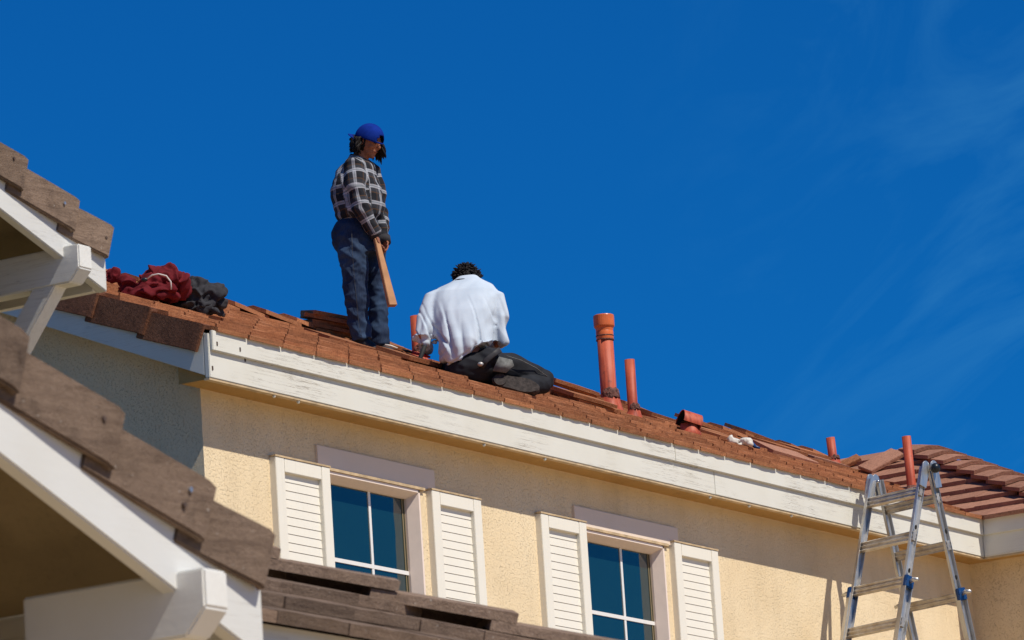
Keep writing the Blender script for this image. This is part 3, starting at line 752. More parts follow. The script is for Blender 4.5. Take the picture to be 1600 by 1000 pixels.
mb = MB(); mb.add([(xl, ye2 + .45, ZG), (xcor - .45, ye2 + .45, ZG), (xcor - .45, ye2 + .45, ze2 - .05), (xl, ye2 + .45, ze2 - .05)], [(0,1,2,3)])
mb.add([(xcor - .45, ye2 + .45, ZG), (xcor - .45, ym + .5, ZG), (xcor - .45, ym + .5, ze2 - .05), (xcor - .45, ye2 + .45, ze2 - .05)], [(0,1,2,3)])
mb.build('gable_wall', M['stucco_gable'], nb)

# ================================================================== loose roof tiles
def loose(u, y, yaw, k, label, tilt=0.0, roll=0.0, w=.33, L=.41, flat=0.0, mat='rust_tile', dh=0.0, group=None, seed=0):
    P = rp(u, y) + Nm * (.012 + .0315 * k + dh); r = random.Random(seed * 13 + k + int(u))
    mb = tile_prism([(a - w / 2, b - L / 2) for a, b in tile_outline(w, L, r, False)], .028, 0, L, r)
    nn = (Nm * (1 - flat) + V((0, 0, 1)) * flat).normalized(); uu_ = nn.cross(Am); P = rp(u, y) + nn * (.012 + .0315 * k + dh) if flat else P
    m = frame(P, Am, uu_, nn) @ Matrix.Rotation(R(yaw + r.gauss(0, 3)), 4, 'Z') @ Matrix.Rotation(R(tilt), 4, 'X') @ Matrix.Rotation(R(roll), 4, 'Y')
    o = mb.build('loose_tile', M[mat]); o.matrix_world = m
    return tag(o, label, 'roof tile', group)
G = 'loose tiles lying on the roof'
names = ['topmost', 'second from the top', 'third from the top', 'fourth from the top', 'lowest']
for k in range(5):
    loose(511 + (6, 0, 5, -2, 2)[k], 2.62, 52 + (9, -6, 5, -8, 2)[k], k * .95, 'loose rust tile, %s of the stack behind the standing person\'s legs' % names[4 - k], group=G, seed=1, tilt=(0, 2, -1, 2, 0)[k], flat=.42, dh=.0, w=.25, L=.37)
loose(530, 2.05, 70, 0, 'loose rust tile lying in front of the stack by the standing person', group=G, seed=2)
loose(603, 2.45, 50, 0, 'lower loose tile right of the standing person\'s shoes', group=G, seed=3, w=.2, L=.3)
loose(606, 2.45, 40, 1, 'upper loose tile right of the standing person\'s shoes', group=G, seed=4, w=.18, L=.22)
loose(637, 1.80, 86, .6, 'loose tile under the red handled pliers', group=G, seed=5, w=.30)
for k in range(3):
    loose(886 + (0, 4, -6)[k], 2.45, 60 + (5, -4, 0)[k], k + .5, 'loose rust tile, %s of the pile behind the seated person\'s knee' % ('lowest', 'middle', 'topmost')[k], group=G, seed=6, tilt=(1, 3, 2)[k])
for k in range(2):
    loose(914 + (0, -6)[k], 1.9, 72 + (3, -5)[k], k + .3, 'loose rust tile, %s of the two in front of the capped vent' % ('lower', 'upper')[k], group=G, seed=7)
loose(936, 2.5, 58, 1.4, 'loose rust tile leaning just behind the capped vent', group=G, seed=8, tilt=5)
loose(1026, 2.35, 74, .6, 'loose rust tile right of the plain orange pipe', group=G, seed=9, tilt=2)
loose(1046, 2.2, 60, 0, 'loose rust tile between the plain pipe and the cowl vent', group=G, seed=10)
loose(1100, 2.5, 66, 1.0, 'upper loose tile behind the cowl vent', group=G, seed=11, tilt=3)
loose(1108, 2.2, 72, .2, 'lower loose tile behind the cowl vent', group=G, seed=12)
loose(1124, 1.85, 80, .3, 'loose tile just left of the white glove', group=G, seed=13)
loose(1176, 2.72, 68, 1.3, 'thin dark loose tile on the ridge above the white glove', group=G, seed=14, tilt=4)
loose(1224, 1.72, 70, .5, 'brown loose tile lying tilted right of the white glove', group=G, seed=15, mat='brown_tile', roll=-5, L=.46)
loose(1212, 2.45, 76, .5, 'loose tile above the brown tilted one', group=G, seed=16)
loose(1252, 2.5, 72, .8, 'loose tile on the ridge left of the small leaning pipe', group=G, seed=17)
loose(1278, 2.3, 70, .1, 'loose tile below the small leaning pipe', group=G, seed=18, mat='brown_tile')
# the loose ridge tile lying askew at the top of the wing
def slab(name, c, d, up, L, w, th, mat, label):
    d = d.normalized(); s_ = d.cross(up).normalized(); n = s_.cross(d); mb = MB()
    lo = [c + d * a * L / 2 + s_ * b * w / 2 for a, b in ((-1, -1), (1, -.95), (1.03, .3), (.96, 1), (-1, .97))]
    mb.hull2(lo, [p + n * th for p in lo]); return tag(mb.build(name, M[mat], bevel=.004), label, 'roof tile', G)
pa = on_plane(1352, 737, Ow + Nw * .07, Nw); pb = pa + (on_plane(1408, 703, pa, V((fwd.x, fwd.y, 0)).normalized()) - pa) * .95 + V((fwd.x, fwd.y, 0)) * .12
slab('loose_tile', (pa + pb) / 2, pb - pa, V((-.3, -.3, .9)), (pb - pa).length, .19, .03, 'brown_tile', 'long loose ridge tile lying askew at the top of the wing roof')
pa = on_plane(1315, 731, Ow + Nw * .05, Nw); pb = pa + (on_plane(1344, 717, pa, V((fwd.x, fwd.y, 0)).normalized()) - pa)
slab('loose_tile', (pa + pb) / 2, pb - pa, V((-.3, -.3, .9)), .17, .15, .03, 'rust_tile', 'short broken tile right of the small leaning pipe')

# ================================================================== figures: a frame that faces the camera, in metres
rh = V((right.x, right.y, 0)).normalized(); dh_ = V((fwd.x, fwd.y, 0)).normalized()
class Fig:
    def __init__(s, u, v, lift=.05):
        s.P = on_plane(u, v, Om + Nm * lift, Nm); s.M = frame(s.P, rh, dh_, V((0, 0, 1)))
    def __call__(s, u, v, d=0.0):
        q = on_plane(u, v, s.P + dh_ * d, dh_) - s.P; return V((q.dot(rh), d, q.z))
    def px(s): return F / (s.P - CAM).dot(fwd)
    def roofz(s, x, y): return T * (x * rh.y + y * dh_.y)
def wr(co, amp, f, off=0): return amp * (.20 - abs(NZ.noise(co * f + V((off, off * .7, 0)))))
def sn(x, y, z): return NZ.noise(V((x, y, z)))
def finger(mb, a, pts, r):
    mb.tube([a] + pts, [r] * len(pts) + [r * .72], n=8); mb.ball(pts[-1], r * .74, nu=8, nv=6)
def hand(mb, wrist, knuck, side, nrm, L=.075, curl=.6, thumb=1, spread=1.0, rf=.0085):
    # palm from wrist to knuckles; fingers continue and curl towards nrm
    d = (knuck - wrist).normalized(); side = (side - d * side.dot(d)).normalized()
    mb.tube([wrist, (wrist + knuck) / 2, knuck], [(.026, .02), (.036, .017), (.038, .014)], n=12, ref=side)
    for i, (o, l) in enumerate(((-1.5, .80), (-.5, 1.0), (.5, 1.06), (1.5, .95))):
        b = knuck + side * (o * .0185 * spread) - d * .006
        d1 = (d * math.cos(curl) + nrm * math.sin(curl)).normalized(); d2 = (d * math.cos(curl * 2.1) + nrm * math.sin(curl * 2.1)).normalized()
        d3 = (d * math.cos(curl * 2.9) + nrm * math.sin(curl * 2.9)).normalized()
        p1 = b + d1 * L * .48 * l; p2 = p1 + d2 * L * .34 * l; p3 = p2 + d3 * L * .24 * l
        finger(mb, b, [p1, p2, p3], rf * (.92 if i in (0, 3) else 1))
    tb = wrist + (knuck - wrist) * .35 + side * .03 * thumb
    t1 = tb + (d * .55 + side * thumb * .6 + nrm * .3).normalized() * .034; t2 = t1 + (d * .8 + nrm * .5 + side * .1 * thumb).normalized() * .03
    finger(mb, tb, [t1, t2], rf * 1.12)

# ------------------------------------------------------------------ the standing person
A = Fig(575, 541)
fv = V((.85, -.5, 0)).normalized(); sv = V((fv.y, -fv.x, 0))          # facing, and the right hand side
hf = V((.76, -.50, -.48)).normalized(); hs = hf.cross(V((0, 0, 1))).normalized(); hu = hs.cross(hf).normalized()
hc = A(576, 222, -.02); HM = Matrix((hs, hf, hu)).transposed()
S = A.px()
arm_r = [A(553, 263, -.13), A(557, 295, -.19), A(564, 325, -.20), A(577, 348, -.18), A(587, 366, -.155)]
arm_l = [A(578, 268, .12), A(588, 298, .12), A(592, 328, .10), A(596, 352, .03), A(601, 377, -.02)]
leg_r = [A(553, 362, -.07), A(552, 400, -.085), A(555, 440, -.085), A(558, 470, -.09), A(561, 505, -.085), A(567, 533, -.085)]
leg_l = [A(572, 366, .08), A(582, 400, .08), A(589, 440, .075), A(591, 480, .08), A(592, 515, .08), A(594, 541, .08)]
b = MB()
b.ball(hc, (.072, .088, .104), HM); b.ball(hc + hf * .028 - hu * .056, (.052, .058, .052), HM); b.ball(hc + hf * .070 - hu * .082, (.022, .020, .018), HM)
b.tube([hc + hf * .088 + hu * .022, hc + hf * .106 - hu * .012], [.007, .013], n=8); b.ball(hc + hf * .104 - hu * .014, (.015, .012, .010), HM, 8, 6)
b.ball(hc + hf * .080 - hu * .045, (.024, .012, .012), HM, 10, 6)
b.ball(hc + hf * .074 + hu * .030, (.050, .016, .010), HM, 10, 6)
for sgn in (-1, 1):
    b.ball(hc + hs * .072 * sgn - hu * .012 - hf * .01, (.010, .020, .030), HM, 10, 7); b.ball(hc + hf * .055 - hu * .02 + hs * .038 * sgn, (.022, .026, .02), HM, 10, 7)
b.tube([hc - hu * .03 - hf * .02, A(563, 250, 0), A(559, 262, 0)], [.052, .053, .062], n=14)
b.tube([A(559, 262, 0), A(558, 300, 0), A(557, 345, 0), A(560, 372, 0)], [(.13, .09), (.12, .09), (.11, .09), (.10, .09)], ref=sv, n=18)
b.tube(arm_r, [.05, .048, .042, .036, .027], n=12); b.tube(arm_l, [.05, .046, .04, .034, .027], n=12)
for lg in (leg_r, leg_l): b.tube(lg, [.085, .075, .058, .05, .045, .04], n=12)
b.tube([A(559, 262, -.0), arm_r[0]], .055, n=12); b.tube([A(560, 262, 0), arm_l[0]], .055, n=12)
hand(b, A(587, 364, -.155), A(592, 381, -.16), V((0, .6, .1)), V((.55, .75, -.2)).normalized(), L=.07, curl=.75, thumb=1)
hand(b, A(601, 376, -.02), A(603, 389, -.04), V((.5, -.8, 0)), V((-.6, -.6, -.3)).normalized(), L=.062, curl=.55, thumb=1)
me = remesh(b, .006, 5)
person = meshobj('person', me, M['skin']); person.matrix_world = A.M
tag(person, 'person in blue cap, plaid shirt and jeans standing on the roof, looking down', 'person')
def child(name, mb_or_me, mat, parent, smooth=True):
    me = mb_or_me if isinstance(mb_or_me, bpy.types.Mesh) else mb_or_me.mesh(name)
    return meshobj(name, me, mat, parent, smooth)
for sgn in (-1, 1):
    mb = MB(); mb.ball(hc + hf * .080 + hu * .012 + hs * .03 * sgn, (.014, .008, .006), HM, 10, 6); child('eye', mb, M['eye'], person)
    mb = MB(); mb.tube([hc + hf * .082 + hu * .030 + hs * .014 * sgn, hc + hf * .083 + hu * .034 + hs * .03 * sgn, hc + hf * .070 + hu * .028 + hs * .048 * sgn], [.004, .005, .003], n=6); child('eyebrow', mb, M['hair'], person)
mb = MB(); mb.ball(hc + hf * .0885 - hu * .046, (.019, .0045, .006), HM, 10, 6); child('lips', mb, M['lip'], person)
# cap worn back to front
cc_ = hc + hu * .026 - hf * .004; CR = V((.089, .109, .104)); mb = MB(); n_ = 40; m_ = 14; vs = []; fs = []
for j in range(m_ + 1):
    th_ = R(3 + 93 * j / m_)
    for i in range(n_):
        ph = 2 * math.pi * i / n_
        fl = 1 + .012 * math.cos(6 * ph)
        p = V((math.sin(th_) * math.sin(ph) * CR.x * fl, math.sin(th_) * math.cos(ph) * CR.y * fl, math.cos(th_) * CR.z * (1.0 if j < m_ else 1)))
        vs.append(cc_ + HM @ p)
for j in range(m_):
    for i in range(n_):
        ph = 360 * (i + .5) / n_; ph = ph - 360 if ph > 180 else ph
        hole = (9 <= j <= 12) and abs(ph - 0) < 26 * math.sqrt(max(0, 1 - ((12.5 - j) / 4.2) ** 2))
        if not hole: fs.append((j*n_+i, j*n_+(i+1)%n_, (j+1)*n_+(i+1)%n_, (j+1)*n_+i))
mb.add(vs, fs); mb.add(vs[:n_], [list(range(n_))])
capo = child('cap', mb, M['cap_cloth'], person); sd_ = capo.modifiers.new('thick', 'SOLIDIFY'); sd_.thickness = .004; sd_.offset = 1
mb = MB(); mb.ball(cc_ + hu * .099, (.008, .008, .005), HM, 8, 6); child('cap_button', mb, M['cap_cloth'], capo)
mb = MB(); vs = []; 
for j in range(6):
    for i in range(13):
        ph = R(180 + (-62 + 124 * i / 12)); rr = 1.0 + .58 * (j / 5) * math.cos((i - 6) / 6 * 1.25)
        vs.append(cc_ + HM @ V((math.sin(ph) * CR.x * rr, math.cos(ph) * CR.y * rr, -.008 - .010 * (j / 5) - .018 * ((i - 6) / 6) ** 2)))
mb.add(vs, [(j*13+i, j*13+i+1, (j+1)*13+i+1, (j+1)*13+i) for j in range(5) for i in range(12)])
bro = child('cap_brim', mb, M['cap_cloth'], capo); sd_ = bro.modifiers.new('thick', 'SOLIDIFY'); sd_.thickness = .004
# hair
mb = MB(); r = random.Random(5)
for i in range(230):
    ph = R(r.uniform(92, 300)) if i < 190 else R(-r.uniform(45, 72))
    front = i >= 190
    p = hc + HM @ V((math.sin(ph) * .080, math.cos(ph) * .098, r.uniform(-.02, .03))); outd = HM @ V((math.sin(ph), math.cos(ph), 0)).normalized()
    Lh = r.uniform(.06, .125) if not front else r.uniform(.05, .085); pts = [p]; ph0 = r.uniform(0, 6)
    for k in range(1, 7):
        s_ = k / 6
        pts.append(p + outd * (.026 * s_ * (.4 + 1.2 * ((i * 37) % 100) / 100) + .012 * math.sin(s_ * 3 + ph0) + r.uniform(0, .008)) - V((0, 0, 1)) * Lh * s_ + hs * .010 * math.sin(s_ * 3.4 + ph0) - hf * (.01 * s_))
    mb.tube(pts, [.009, .011, .010, .009, .008, .006, .0015], n=6)
mb.ball(hc - hf * .02 - hu * .01, (.079, .090, .098), HM)
child('hair', mb, M['hair'], person)
# shirt
b = MB(); rings = []
for v, ul, ur, k in ((247, 549, 573, 1), (252, 541, 576, 1), (258, 534, 581, 1), (268, 526, 585, 1), (282, 521, 591, 1), (298, 519, 597, 1), (315, 519, 600, 1), (330, 522, 600, 1), (341, 525, 598, 1), (349, 528, 592, .9), (353, 532, 586, .85)):
    c = A((ul + ur) / 2, v, 0); h = (ur - ul) / 2 / S; a_, b_ = h * 1.18 * k, h * .95 * k
    rings.append([c + sv * math.cos(q) * a_ + fv * math.sin(q) * b_ for q in [2 * math.pi * i / 28 for i in range(28)]])
b.rings(rings)
b.tube([A(557, 256, -.02)] + arm_r, [.06, .080, .070, .064, .056, .044], n=16); b.tube([A(562, 258, .02)] + arm_l, [.06, .078, .068, .062, .054, .042], n=16)
me = remesh(b, .0085, 5)
displace(me, lambda co, n: .013 * sn(co.x * 9 + co.z * 5, co.y * 9, co.z * 7 - co.x * 4) + .009 * sn(co.x * 6, co.y * 6 + 4, co.z * 22 + co.x * 9) + wr(co, .006, 17, 8))
attr = me.attributes.new('plaid', 'FLOAT_VECTOR', 'POINT')
def segdist(p, pl):
    best = (9, 0); acc = 0
    for i in range(len(pl) - 1):
        a_, b_ = pl[i], pl[i+1]; d = b_ - a_; t_ = max(0, min(1, (p - a_).dot(d) / d.length_squared)); q = a_ + d * t_
        dd = (p - q).length
        if dd < best[0]: best = (dd, acc + t_ * d.length, p - q)
        acc += d.length
    return best
tc0 = A(559, 300, 0); vals = []
for v in me.vertices:
    p = v.co; d1 = segdist(p, arm_r); d2 = segdist(p, arm_l)
    if d1[0] < .098 and (p - tc0).dot(sv) > .075: q = math.atan2(d1[2].dot(fv), d1[2].dot(sv)); vals += [q * .075 + .02, d1[1], 0]
    elif d2[0] < .09 and (p - tc0).dot(sv) < -.09: q = math.atan2(d2[2].dot(fv), d2[2].dot(sv)); vals += [q * .075, d2[1], 0]
    else:
        q = math.atan2((p - tc0).dot(fv), (p - tc0).dot(sv)); vals += [q * .17, p.z, 0]
attr.data.foreach_set('vector', vals)
shirt = child('shirt', me, M['plaid'], person)
mb = MB(); cr_ = []
for k, (v, ul, ur) in enumerate(((252, 543, 575), (246, 546, 573), (243, 548, 571))):
    c = A((ul + ur) / 2, v, 0); h = (ur - ul) / 2 / S
    cr_.append([c + sv * math.cos(q) * h * 1.15 + fv * math.sin(q) * h * .95 + V((0, 0, -.02 * math.sin(q))) for q in [2 * math.pi * i / 24 for i in range(24)]])
mb.rings(cr_, False); co_ = child('collar', mb, M['plaid'], shirt); sd_ = co_.modifiers.new('t', 'SOLIDIFY'); sd_.thickness = .006
a2 = co_.data.attributes.new('plaid', 'FLOAT_VECTOR', 'POINT'); vv = []
for v in co_.data.vertices: vv += [v.co.x + v.co.y, v.co.z, 0]
a2.data.foreach_set('vector', vv)
for arm in (arm_r, arm_l):
    mb = MB(); d = (arm[-1] - arm[-2]).normalized(); mb.tube([arm[-1] - d * .035, arm[-1] + d * .018], [.046, .043], n=16); child('cuff', mb, M['grey_cloth'], shirt)
# jeans
b = MB(); rings = []
for v, ul, ur in ((346, 523, 585), (356, 520, 589), (368, 519, 592), (380, 520, 596), (392, 524, 600), (402, 530, 602)):
    c = A((ul + ur) / 2, v, 0); h = (ur - ul) / 2 / S
    rings.append([c + sv * math.cos(q) * h * 1.12 + fv * math.sin(q) * h * .97 for q in [2 * math.pi * i / 28 for i in range(28)]])
b.rings(rings)
b.tube([A(553, 375, -.06)] + leg_r[1:], [.124, .108, .089, .085, .080, .077], n=18); b.tube([A(577, 378, .07)] + leg_l[1:], [.112, .094, .078, .072, .068, .064], n=18)
me = remesh(b, .0085, 5)
displace(me, lambda co, n: wr(V((co.x * .6, co.y * .6, co.z * 1.3 + co.x)), .030, 6, 1) + wr(V((co.x, co.y, co.z * 1.6)), .014, 13, 4))
jeans = child('jeans', me, M['denim'], person)
plain('stitch', (.07, .065, .06), .8)
mb = MB(); mb.tube([p + V((-.012, -1, 0)).normalized() * (rr + .003) for p, rr in zip([A(551, 366, -.07)] + leg_r[1:], (.124, .108, .089, .085, .080, .077))], .0012, n=5); child('side_seam', mb, M['stitch'], jeans)
for lg, dd in ((leg_r, -.02), (leg_l, .0)):
    mb = MB(); c = lg[-1] + V((0, 0, -.025)); z0 = A.roofz(c.x, c.y) - .0
    rings = []
    for x, w_, h_ in ((-.07, .034, .06), (-.04, .044, .075), (0, .045, .085), (.045, .046, .065), (.085, .044, .048), (.115, .032, .034)):
        cc2 = V((c.x, c.y, z0)) + fv * x; zz_ = A.roofz(cc2.x, cc2.y)
        rings.append([V((cc2.x, cc2.y, zz_ - .004)) + sv * math.cos(q) * w_ + V((0, 0, max(0, math.sin(q)) * h_)) for q in [2 * math.pi * i / 16 for i in range(16)]])
    mb.rings(rings); child('shoe', mb, M['shoe_leather'], person)
# the stake held in the hands
def stake(a, c, w0, t0, w1_, t1, side, label):
    d = (c - a).normalized(); side = (side - d * side.dot(d)).normalized(); n = d.cross(side); mb = MB()
    f = lambda p, w, t: [p + side * w / 2 * i + n * t / 2 * j for i, j in ((-1, -1), (1, -1), (1, 1), (-1, 1))]
    mb.rings([f(a, w0, t0), f(c, w1_, t1)]); return mb
mb = stake(A(588, 373, -.17), A(613.5, 478, -.27), .034, .028, .062, .040, V((1, .55, 0)), '')
o = mb.build('wood_stake', M['wood'], bevel=.003); o.matrix_world = A.M
tag(o, 'short length of pale timber held by the standing person', 'timber')

# ------------------------------------------------------------------ the seated person, back to the camera
B = Fig(772, 602); S2_ = B.px()
b = MB(); hc2 = B(729, 437.5, .33)
b.ball(hc2, (.078, .095, .10)); b.tube([hc2 - V((0, .03, .03)), B(728, 444, .22), B(727, 460, .16)], [.055, .06, .07], n=14)
for sgn in (-1, 1): b.ball(hc2 + V((.08 * sgn, .01, -.02)), (.012, .02, .03), None, 10, 7)
b.ball(hc2 + V((0, .09, -.04)), (.014, .022, .018), None, 8, 6); b.ball(hc2 + V((0, .06, -.075)), (.05, .045, .04), None, 10, 7)
b.tube([B(727, 460, .16), B(727, 500, .04), B(728, 550, -.02), B(735, 580, 0)], [(.11, .07), (.11, .07), (.10, .07), (.10, .08)], ref=(1, 0, 0), n=18)
arm_R = [B(776, 468, .13), B(782, 498, .09), B(783, 528, .07), B(762, 552, .36), B(712, 568, .24)]
arm_L = [B(675, 470, .12), B(664, 500, .04), B(660, 525, -.02), B(664, 538, .05), B(667, 545, .20)]
b.tube([B(727, 460, .16)] + arm_R, [.05, .04, .034, .032, .03, .026], n=12); b.tube([B(727, 460, .16)] + arm_L, [.05, .04, .034, .032, .03, .026], n=12)
thigh = [B(762, 574, .0), B(800, 574, .08), B(834, 586, .16), B(849, 595, .17)]
shin = [B(850, 598, .16), B(832, 603, .08), B(812, 603, -.02)]
lthigh = [B(722, 582, .02), B(704, 586, .2), B(700, 592, .36)]
lshin = [B(698, 594, .34), B(720, 602, .12), B(748, 604, -.02)]
b.tube(thigh, [.09, .085, .065, .055], n=12); b.tube(shin, [.055, .05, .04], n=12); b.tube(lthigh, [.09, .08, .06], n=12); b.tube(lshin, [.055, .05, .045], n=12)
hand(b, B(705, 566, .20), B(693, 571, .14), V((0, .3, 1)), V((-.2, .2, -1)).normalized(), L=.08, curl=.5, thumb=-1, rf=.0095)
me = remesh(b, .0065, 5); person2 = meshobj('person', me, M['skin']); person2.matrix_world = B.M
tag(person2, 'person in pale blue shirt sitting on the roof with back to the viewer', 'person')
b = MB(); rings = []
for v, ul, ur, d, hd in ((431, 714, 744, .25, .07), (436, 708, 750, .24, .085), (441, 699, 759, .22, .105), (448, 683, 771, .20, .13), (457, 671, 780, .165, .15), (470, 669, 782, .13, .16), (490, 673, 777, .075, .165), (512, 676, 774, .03, .165), (535, 679, 776, -.01, .165), (548, 683, 776, -.025, .16), (558, 687, 770, -.03, .15), (567, 691, 756, -.03, .14), (573, 696, 742, -.025, .125)):
    c = B((ul + ur) / 2, v, d); h = (ur - ul) / 2 / S2_
    rings.append([c + V((math.copysign(abs(math.cos(q)) ** .8, math.cos(q)) * h, math.sin(q) * hd, max(0, math.cos(q)) * (.10 if v > 564 else .075 if v > 555 else .04 if v > 545 else 0))) for q in [2 * math.pi * i / 30 for i in range(30)]])
b.rings(rings)
b.tube([B(745, 456, .16)] + arm_R , [.075, .074, .064, .058, .05, .042], n=16)
b.tube([B(705, 458, .16)] + arm_L, [.07, .072, .066, .062, .058, .046], n=16); b.ball(B(652, 529, .02), (.04, .045, .034)); b.ball(B(661, 537, .0), (.055, .06, .036))
me = remesh(b, .0085, 4)
def shirt_w(co, n):
    k = max(0, min(1, (.66 - co.z) / .35)); k2 = max(0, min(1, (.30 - co.z) / .22))
    s1 = sn(co.x * 13 + co.z * 2.5 * (1 if co.x > -.2 else -1), co.y * 3, co.z * 1.7); s1 = s1 - .5 * abs(s1)
    s2 = sn(co.x * 27 + co.z * 5, co.y * 4, co.z * 2.6 + 5)
    s3 = sn(co.x * 5, co.y * 5 + 9, co.z * 19 - co.x * 8)
    s4 = sn(co.x * 11 - co.z * 8, co.y * 3 + 2, co.z * 5)
    c1 = sn(co.x * 9 + co.z * 3.5, co.y * 2 + 7, co.z * 1.3); c2 = sn(co.x * 7 - co.z * 6, co.y * 2 + 3, co.z * 3.5)
    cre = -.022 * max(0, 1 - abs(c1) * 8) * k - .018 * max(0, 1 - abs(c2) * 10) * k2
    return cre + k * (.032 * s1 + .010 * s2) + k2 * .022 * s3 + .010 * s4 - .003
displace(me, shirt_w)
sh2 = child('shirt', me, M['white_shirt'], person2)
mb = MB(); mb.tube([B(711, 437.5, .155), B(717, 436.2, .14), B(724, 435.8, .135), B(731, 436.3, .14)], [.002, .004, .004, .002], n=6); child('collar_print', mb, M['grey_cloth'], sh2)
# hair: short and tousled
mb = MB(); mb.ball(hc2 + V((0, -.012, .008)), (.090, .102, .098)); r = random.Random(9)
for i in range(420):
    q = r.uniform(0, 2 * math.pi); z = r.uniform(-.1, 1); s_ = math.sqrt(1 - z * z)
    n = V((s_ * math.cos(q), s_ * math.sin(q), z))
    if n.y > .75 and n.z < .5: continue
    p = hc2 + V((n.x * .088, n.y * .10 - .012, n.z * .096 + .008)); t_ = V((r.uniform(-1, 1), r.uniform(-1, 1), r.uniform(-.6, .8))) * .022
    mb.tube([p, p + n * .004 + t_ * .5, p + n * .006 + t_ * 1.2], [.008, .006, .0015], n=5)
child('hair', mb, M['hair'], person2)
# trousers
b = MB(); b.ball(B(738, 578, .0), (.20, .17, .125), None, 20, 12); b.ball(B(764, 566, .0), (.12, .15, .10), None, 16, 10)
b.tube(thigh, [.118, .098, .080, .068], n=16); b.ball(B(850, 594, .17), (.072, .075, .075), None, 14, 9); b.tube(shin, [.074, .07, .062], n=14)
b.tube(lthigh, [.125, .11, .08], n=16); b.ball(lthigh[-1], .08); b.tube(lshin, [.08, .08, .07], n=14)
me = remesh(b, .009, 5)
displace(me, lambda co, n: wr(V((co.x + co.z, co.y, co.z * 1.5)), .012, 8, 6) + .008 * sn(co.x * 9 + co.z * 14, co.y * 7, co.z * 9))
tr = child('trousers', me, M['black_denim'], person2)
mb = MB(); 
mb.tube([B(752, 574, -.165), B(760, 563, -.175), B(772, 553, -.165), B(782, 546, -.14)], [(.020, .005)] * 4, n=8, ref=(0, 0, 1)); child('belt', mb, M['shoe_leather'], tr)
mb = MB(); mb.tube([B(792, 556, -.10), B(815, 563, -.03), B(838, 575, .06), B(855, 588, .10)], .003, n=5); child('thigh_seam_highlight', mb, M['leather_patch'], tr)  # seam line in a paler colour, added as a highlight along the thigh
pk = [B(770, 579, -.168), B(790, 582, -.150), B(803, 571, -.120), B(800, 562, -.120), B(780, 557, -.160)]
mb = MB(); mb.hull2(pk, [p + V((.004, .045, .004)) for p in pk]); child('knee_patch', mb, M['leather_patch'], tr)
mb = MB(); mb.ball(B(751, 569, -.185), (.022, .016, .016), None, 10, 7); child('tool_clip', mb, M['galvanised'], tr)
# right shoe: sole turned to the viewer
c = B(806, 602, -.10); la = V((.965, .02, -.26)).normalized(); nn_ = V((.02, -.93, .36)).normalized(); ta = nn_.cross(la).normalized()
def sole_ring(off, s=1.0):
    out_ = []
    for i in range(28):
        q = 2 * math.pi * i / 28; x = math.cos(q); hw = .062 * (1 - .16 * math.exp(-((x + .15) / .35) ** 2)) * (1.0 + .10 * x)
        out_.append(c + la * (math.copysign(abs(x) ** 1.0, x) * .168 * s) + ta * (math.copysign(abs(math.sin(q)) ** .95, math.sin(q)) * hw * s) + nn_ * off)
    return out_
mb = MB(); mb.rings([sole_ring(-.012), sole_ring(.022), sole_ring(.030, .95)]); so_ = None
shoe = MB(); shoe.rings([sole_ring(-.011, .97), sole_ring(-.04, .93), sole_ring(-.075, .7), sole_ring(-.10, .35)])
so_ = child('shoe', shoe, M['shoe_leather'], person2); child('sole', mb, M['shoe_sole'], so_, smooth=False)
mb = MB()
hl = []
for i in range(20):
    t_ = 2 * math.pi * i / 20; hl.append(c + la * (-.108 + math.cos(t_) * .044) + ta * (math.sin(t_) * .046) + nn_ * .029)
mb.hull2(hl, [p + nn_ * .010 for p in hl]); child('heel', mb, M['shoe_sole'], so_, smooth=False)
mb = MB(); mb.tube([c + la * .10 - nn_ * .02 - ta * .03, c + la * .03 - nn_ * .07, c - la * .05 - nn_ * .10 + ta * .02], [.045, .055, .058], n=14); child('ankle_collar', mb, M['shoe_leather'], so_)

# ------------------------------------------------------------------ hand tools beside the seated person
a_, c_ = B(664, 540, -.04), B(650, 578, -.02)
mb = MB(); mb.tube([a_, c_ + (a_ - c_) * .12, c_], [.016, .016, .020], n=10); o = mb.build('pry_bar', M['black_steel'], smooth=True); o.matrix_world = B.M
tag(o, 'black bar held below the seated person\'s left sleeve', 'tool')
Pp = rp(640, 1.84) + Nm * .066; fr = frame(Pp, (rh - Nm * rh.dot(Nm)).normalized(), Nm.cross((rh - Nm * rh.dot(Nm)).normalized()), Nm)
pl = empty('pliers', tuple(Pp)); tag(pl, 'red handled pliers lying on a loose tile', 'pliers')
for sgn in (-1, 1):
    mb = MB(); mb.tube([fr @ V(p) for p in ((-.01, .006 * sgn, .01), (.03, .016 * sgn, .012), (.08, .022 * sgn, .014), (.125, .012 * sgn, .014))], [.007, .009, .010, .008], n=8); mb.build('handle', M['red_rubber'], pl, smooth=True)
    mb = MB(); mb.tube([fr @ V(p) for p in ((-.005, .008 * sgn, .01), (-.04, .011 * sgn, .01), (-.075, .004 * sgn, .01))], [.008, .010, .004], n=8); mb.build('jaw', M['black_steel'], pl, smooth=True)
mb = MB(); mb.tube([fr @ V(p) for p in ((-.20, .0, .008), (-.16, .006, .012), (-.11, 0, .010))], [(.008, .006), (.013, .008), (.006, .005)], n=8); o = mb.build('putty_knife', M['white_plastic'], smooth=True)
tag(o, 'small white handled tool beside the pliers', 'tool')

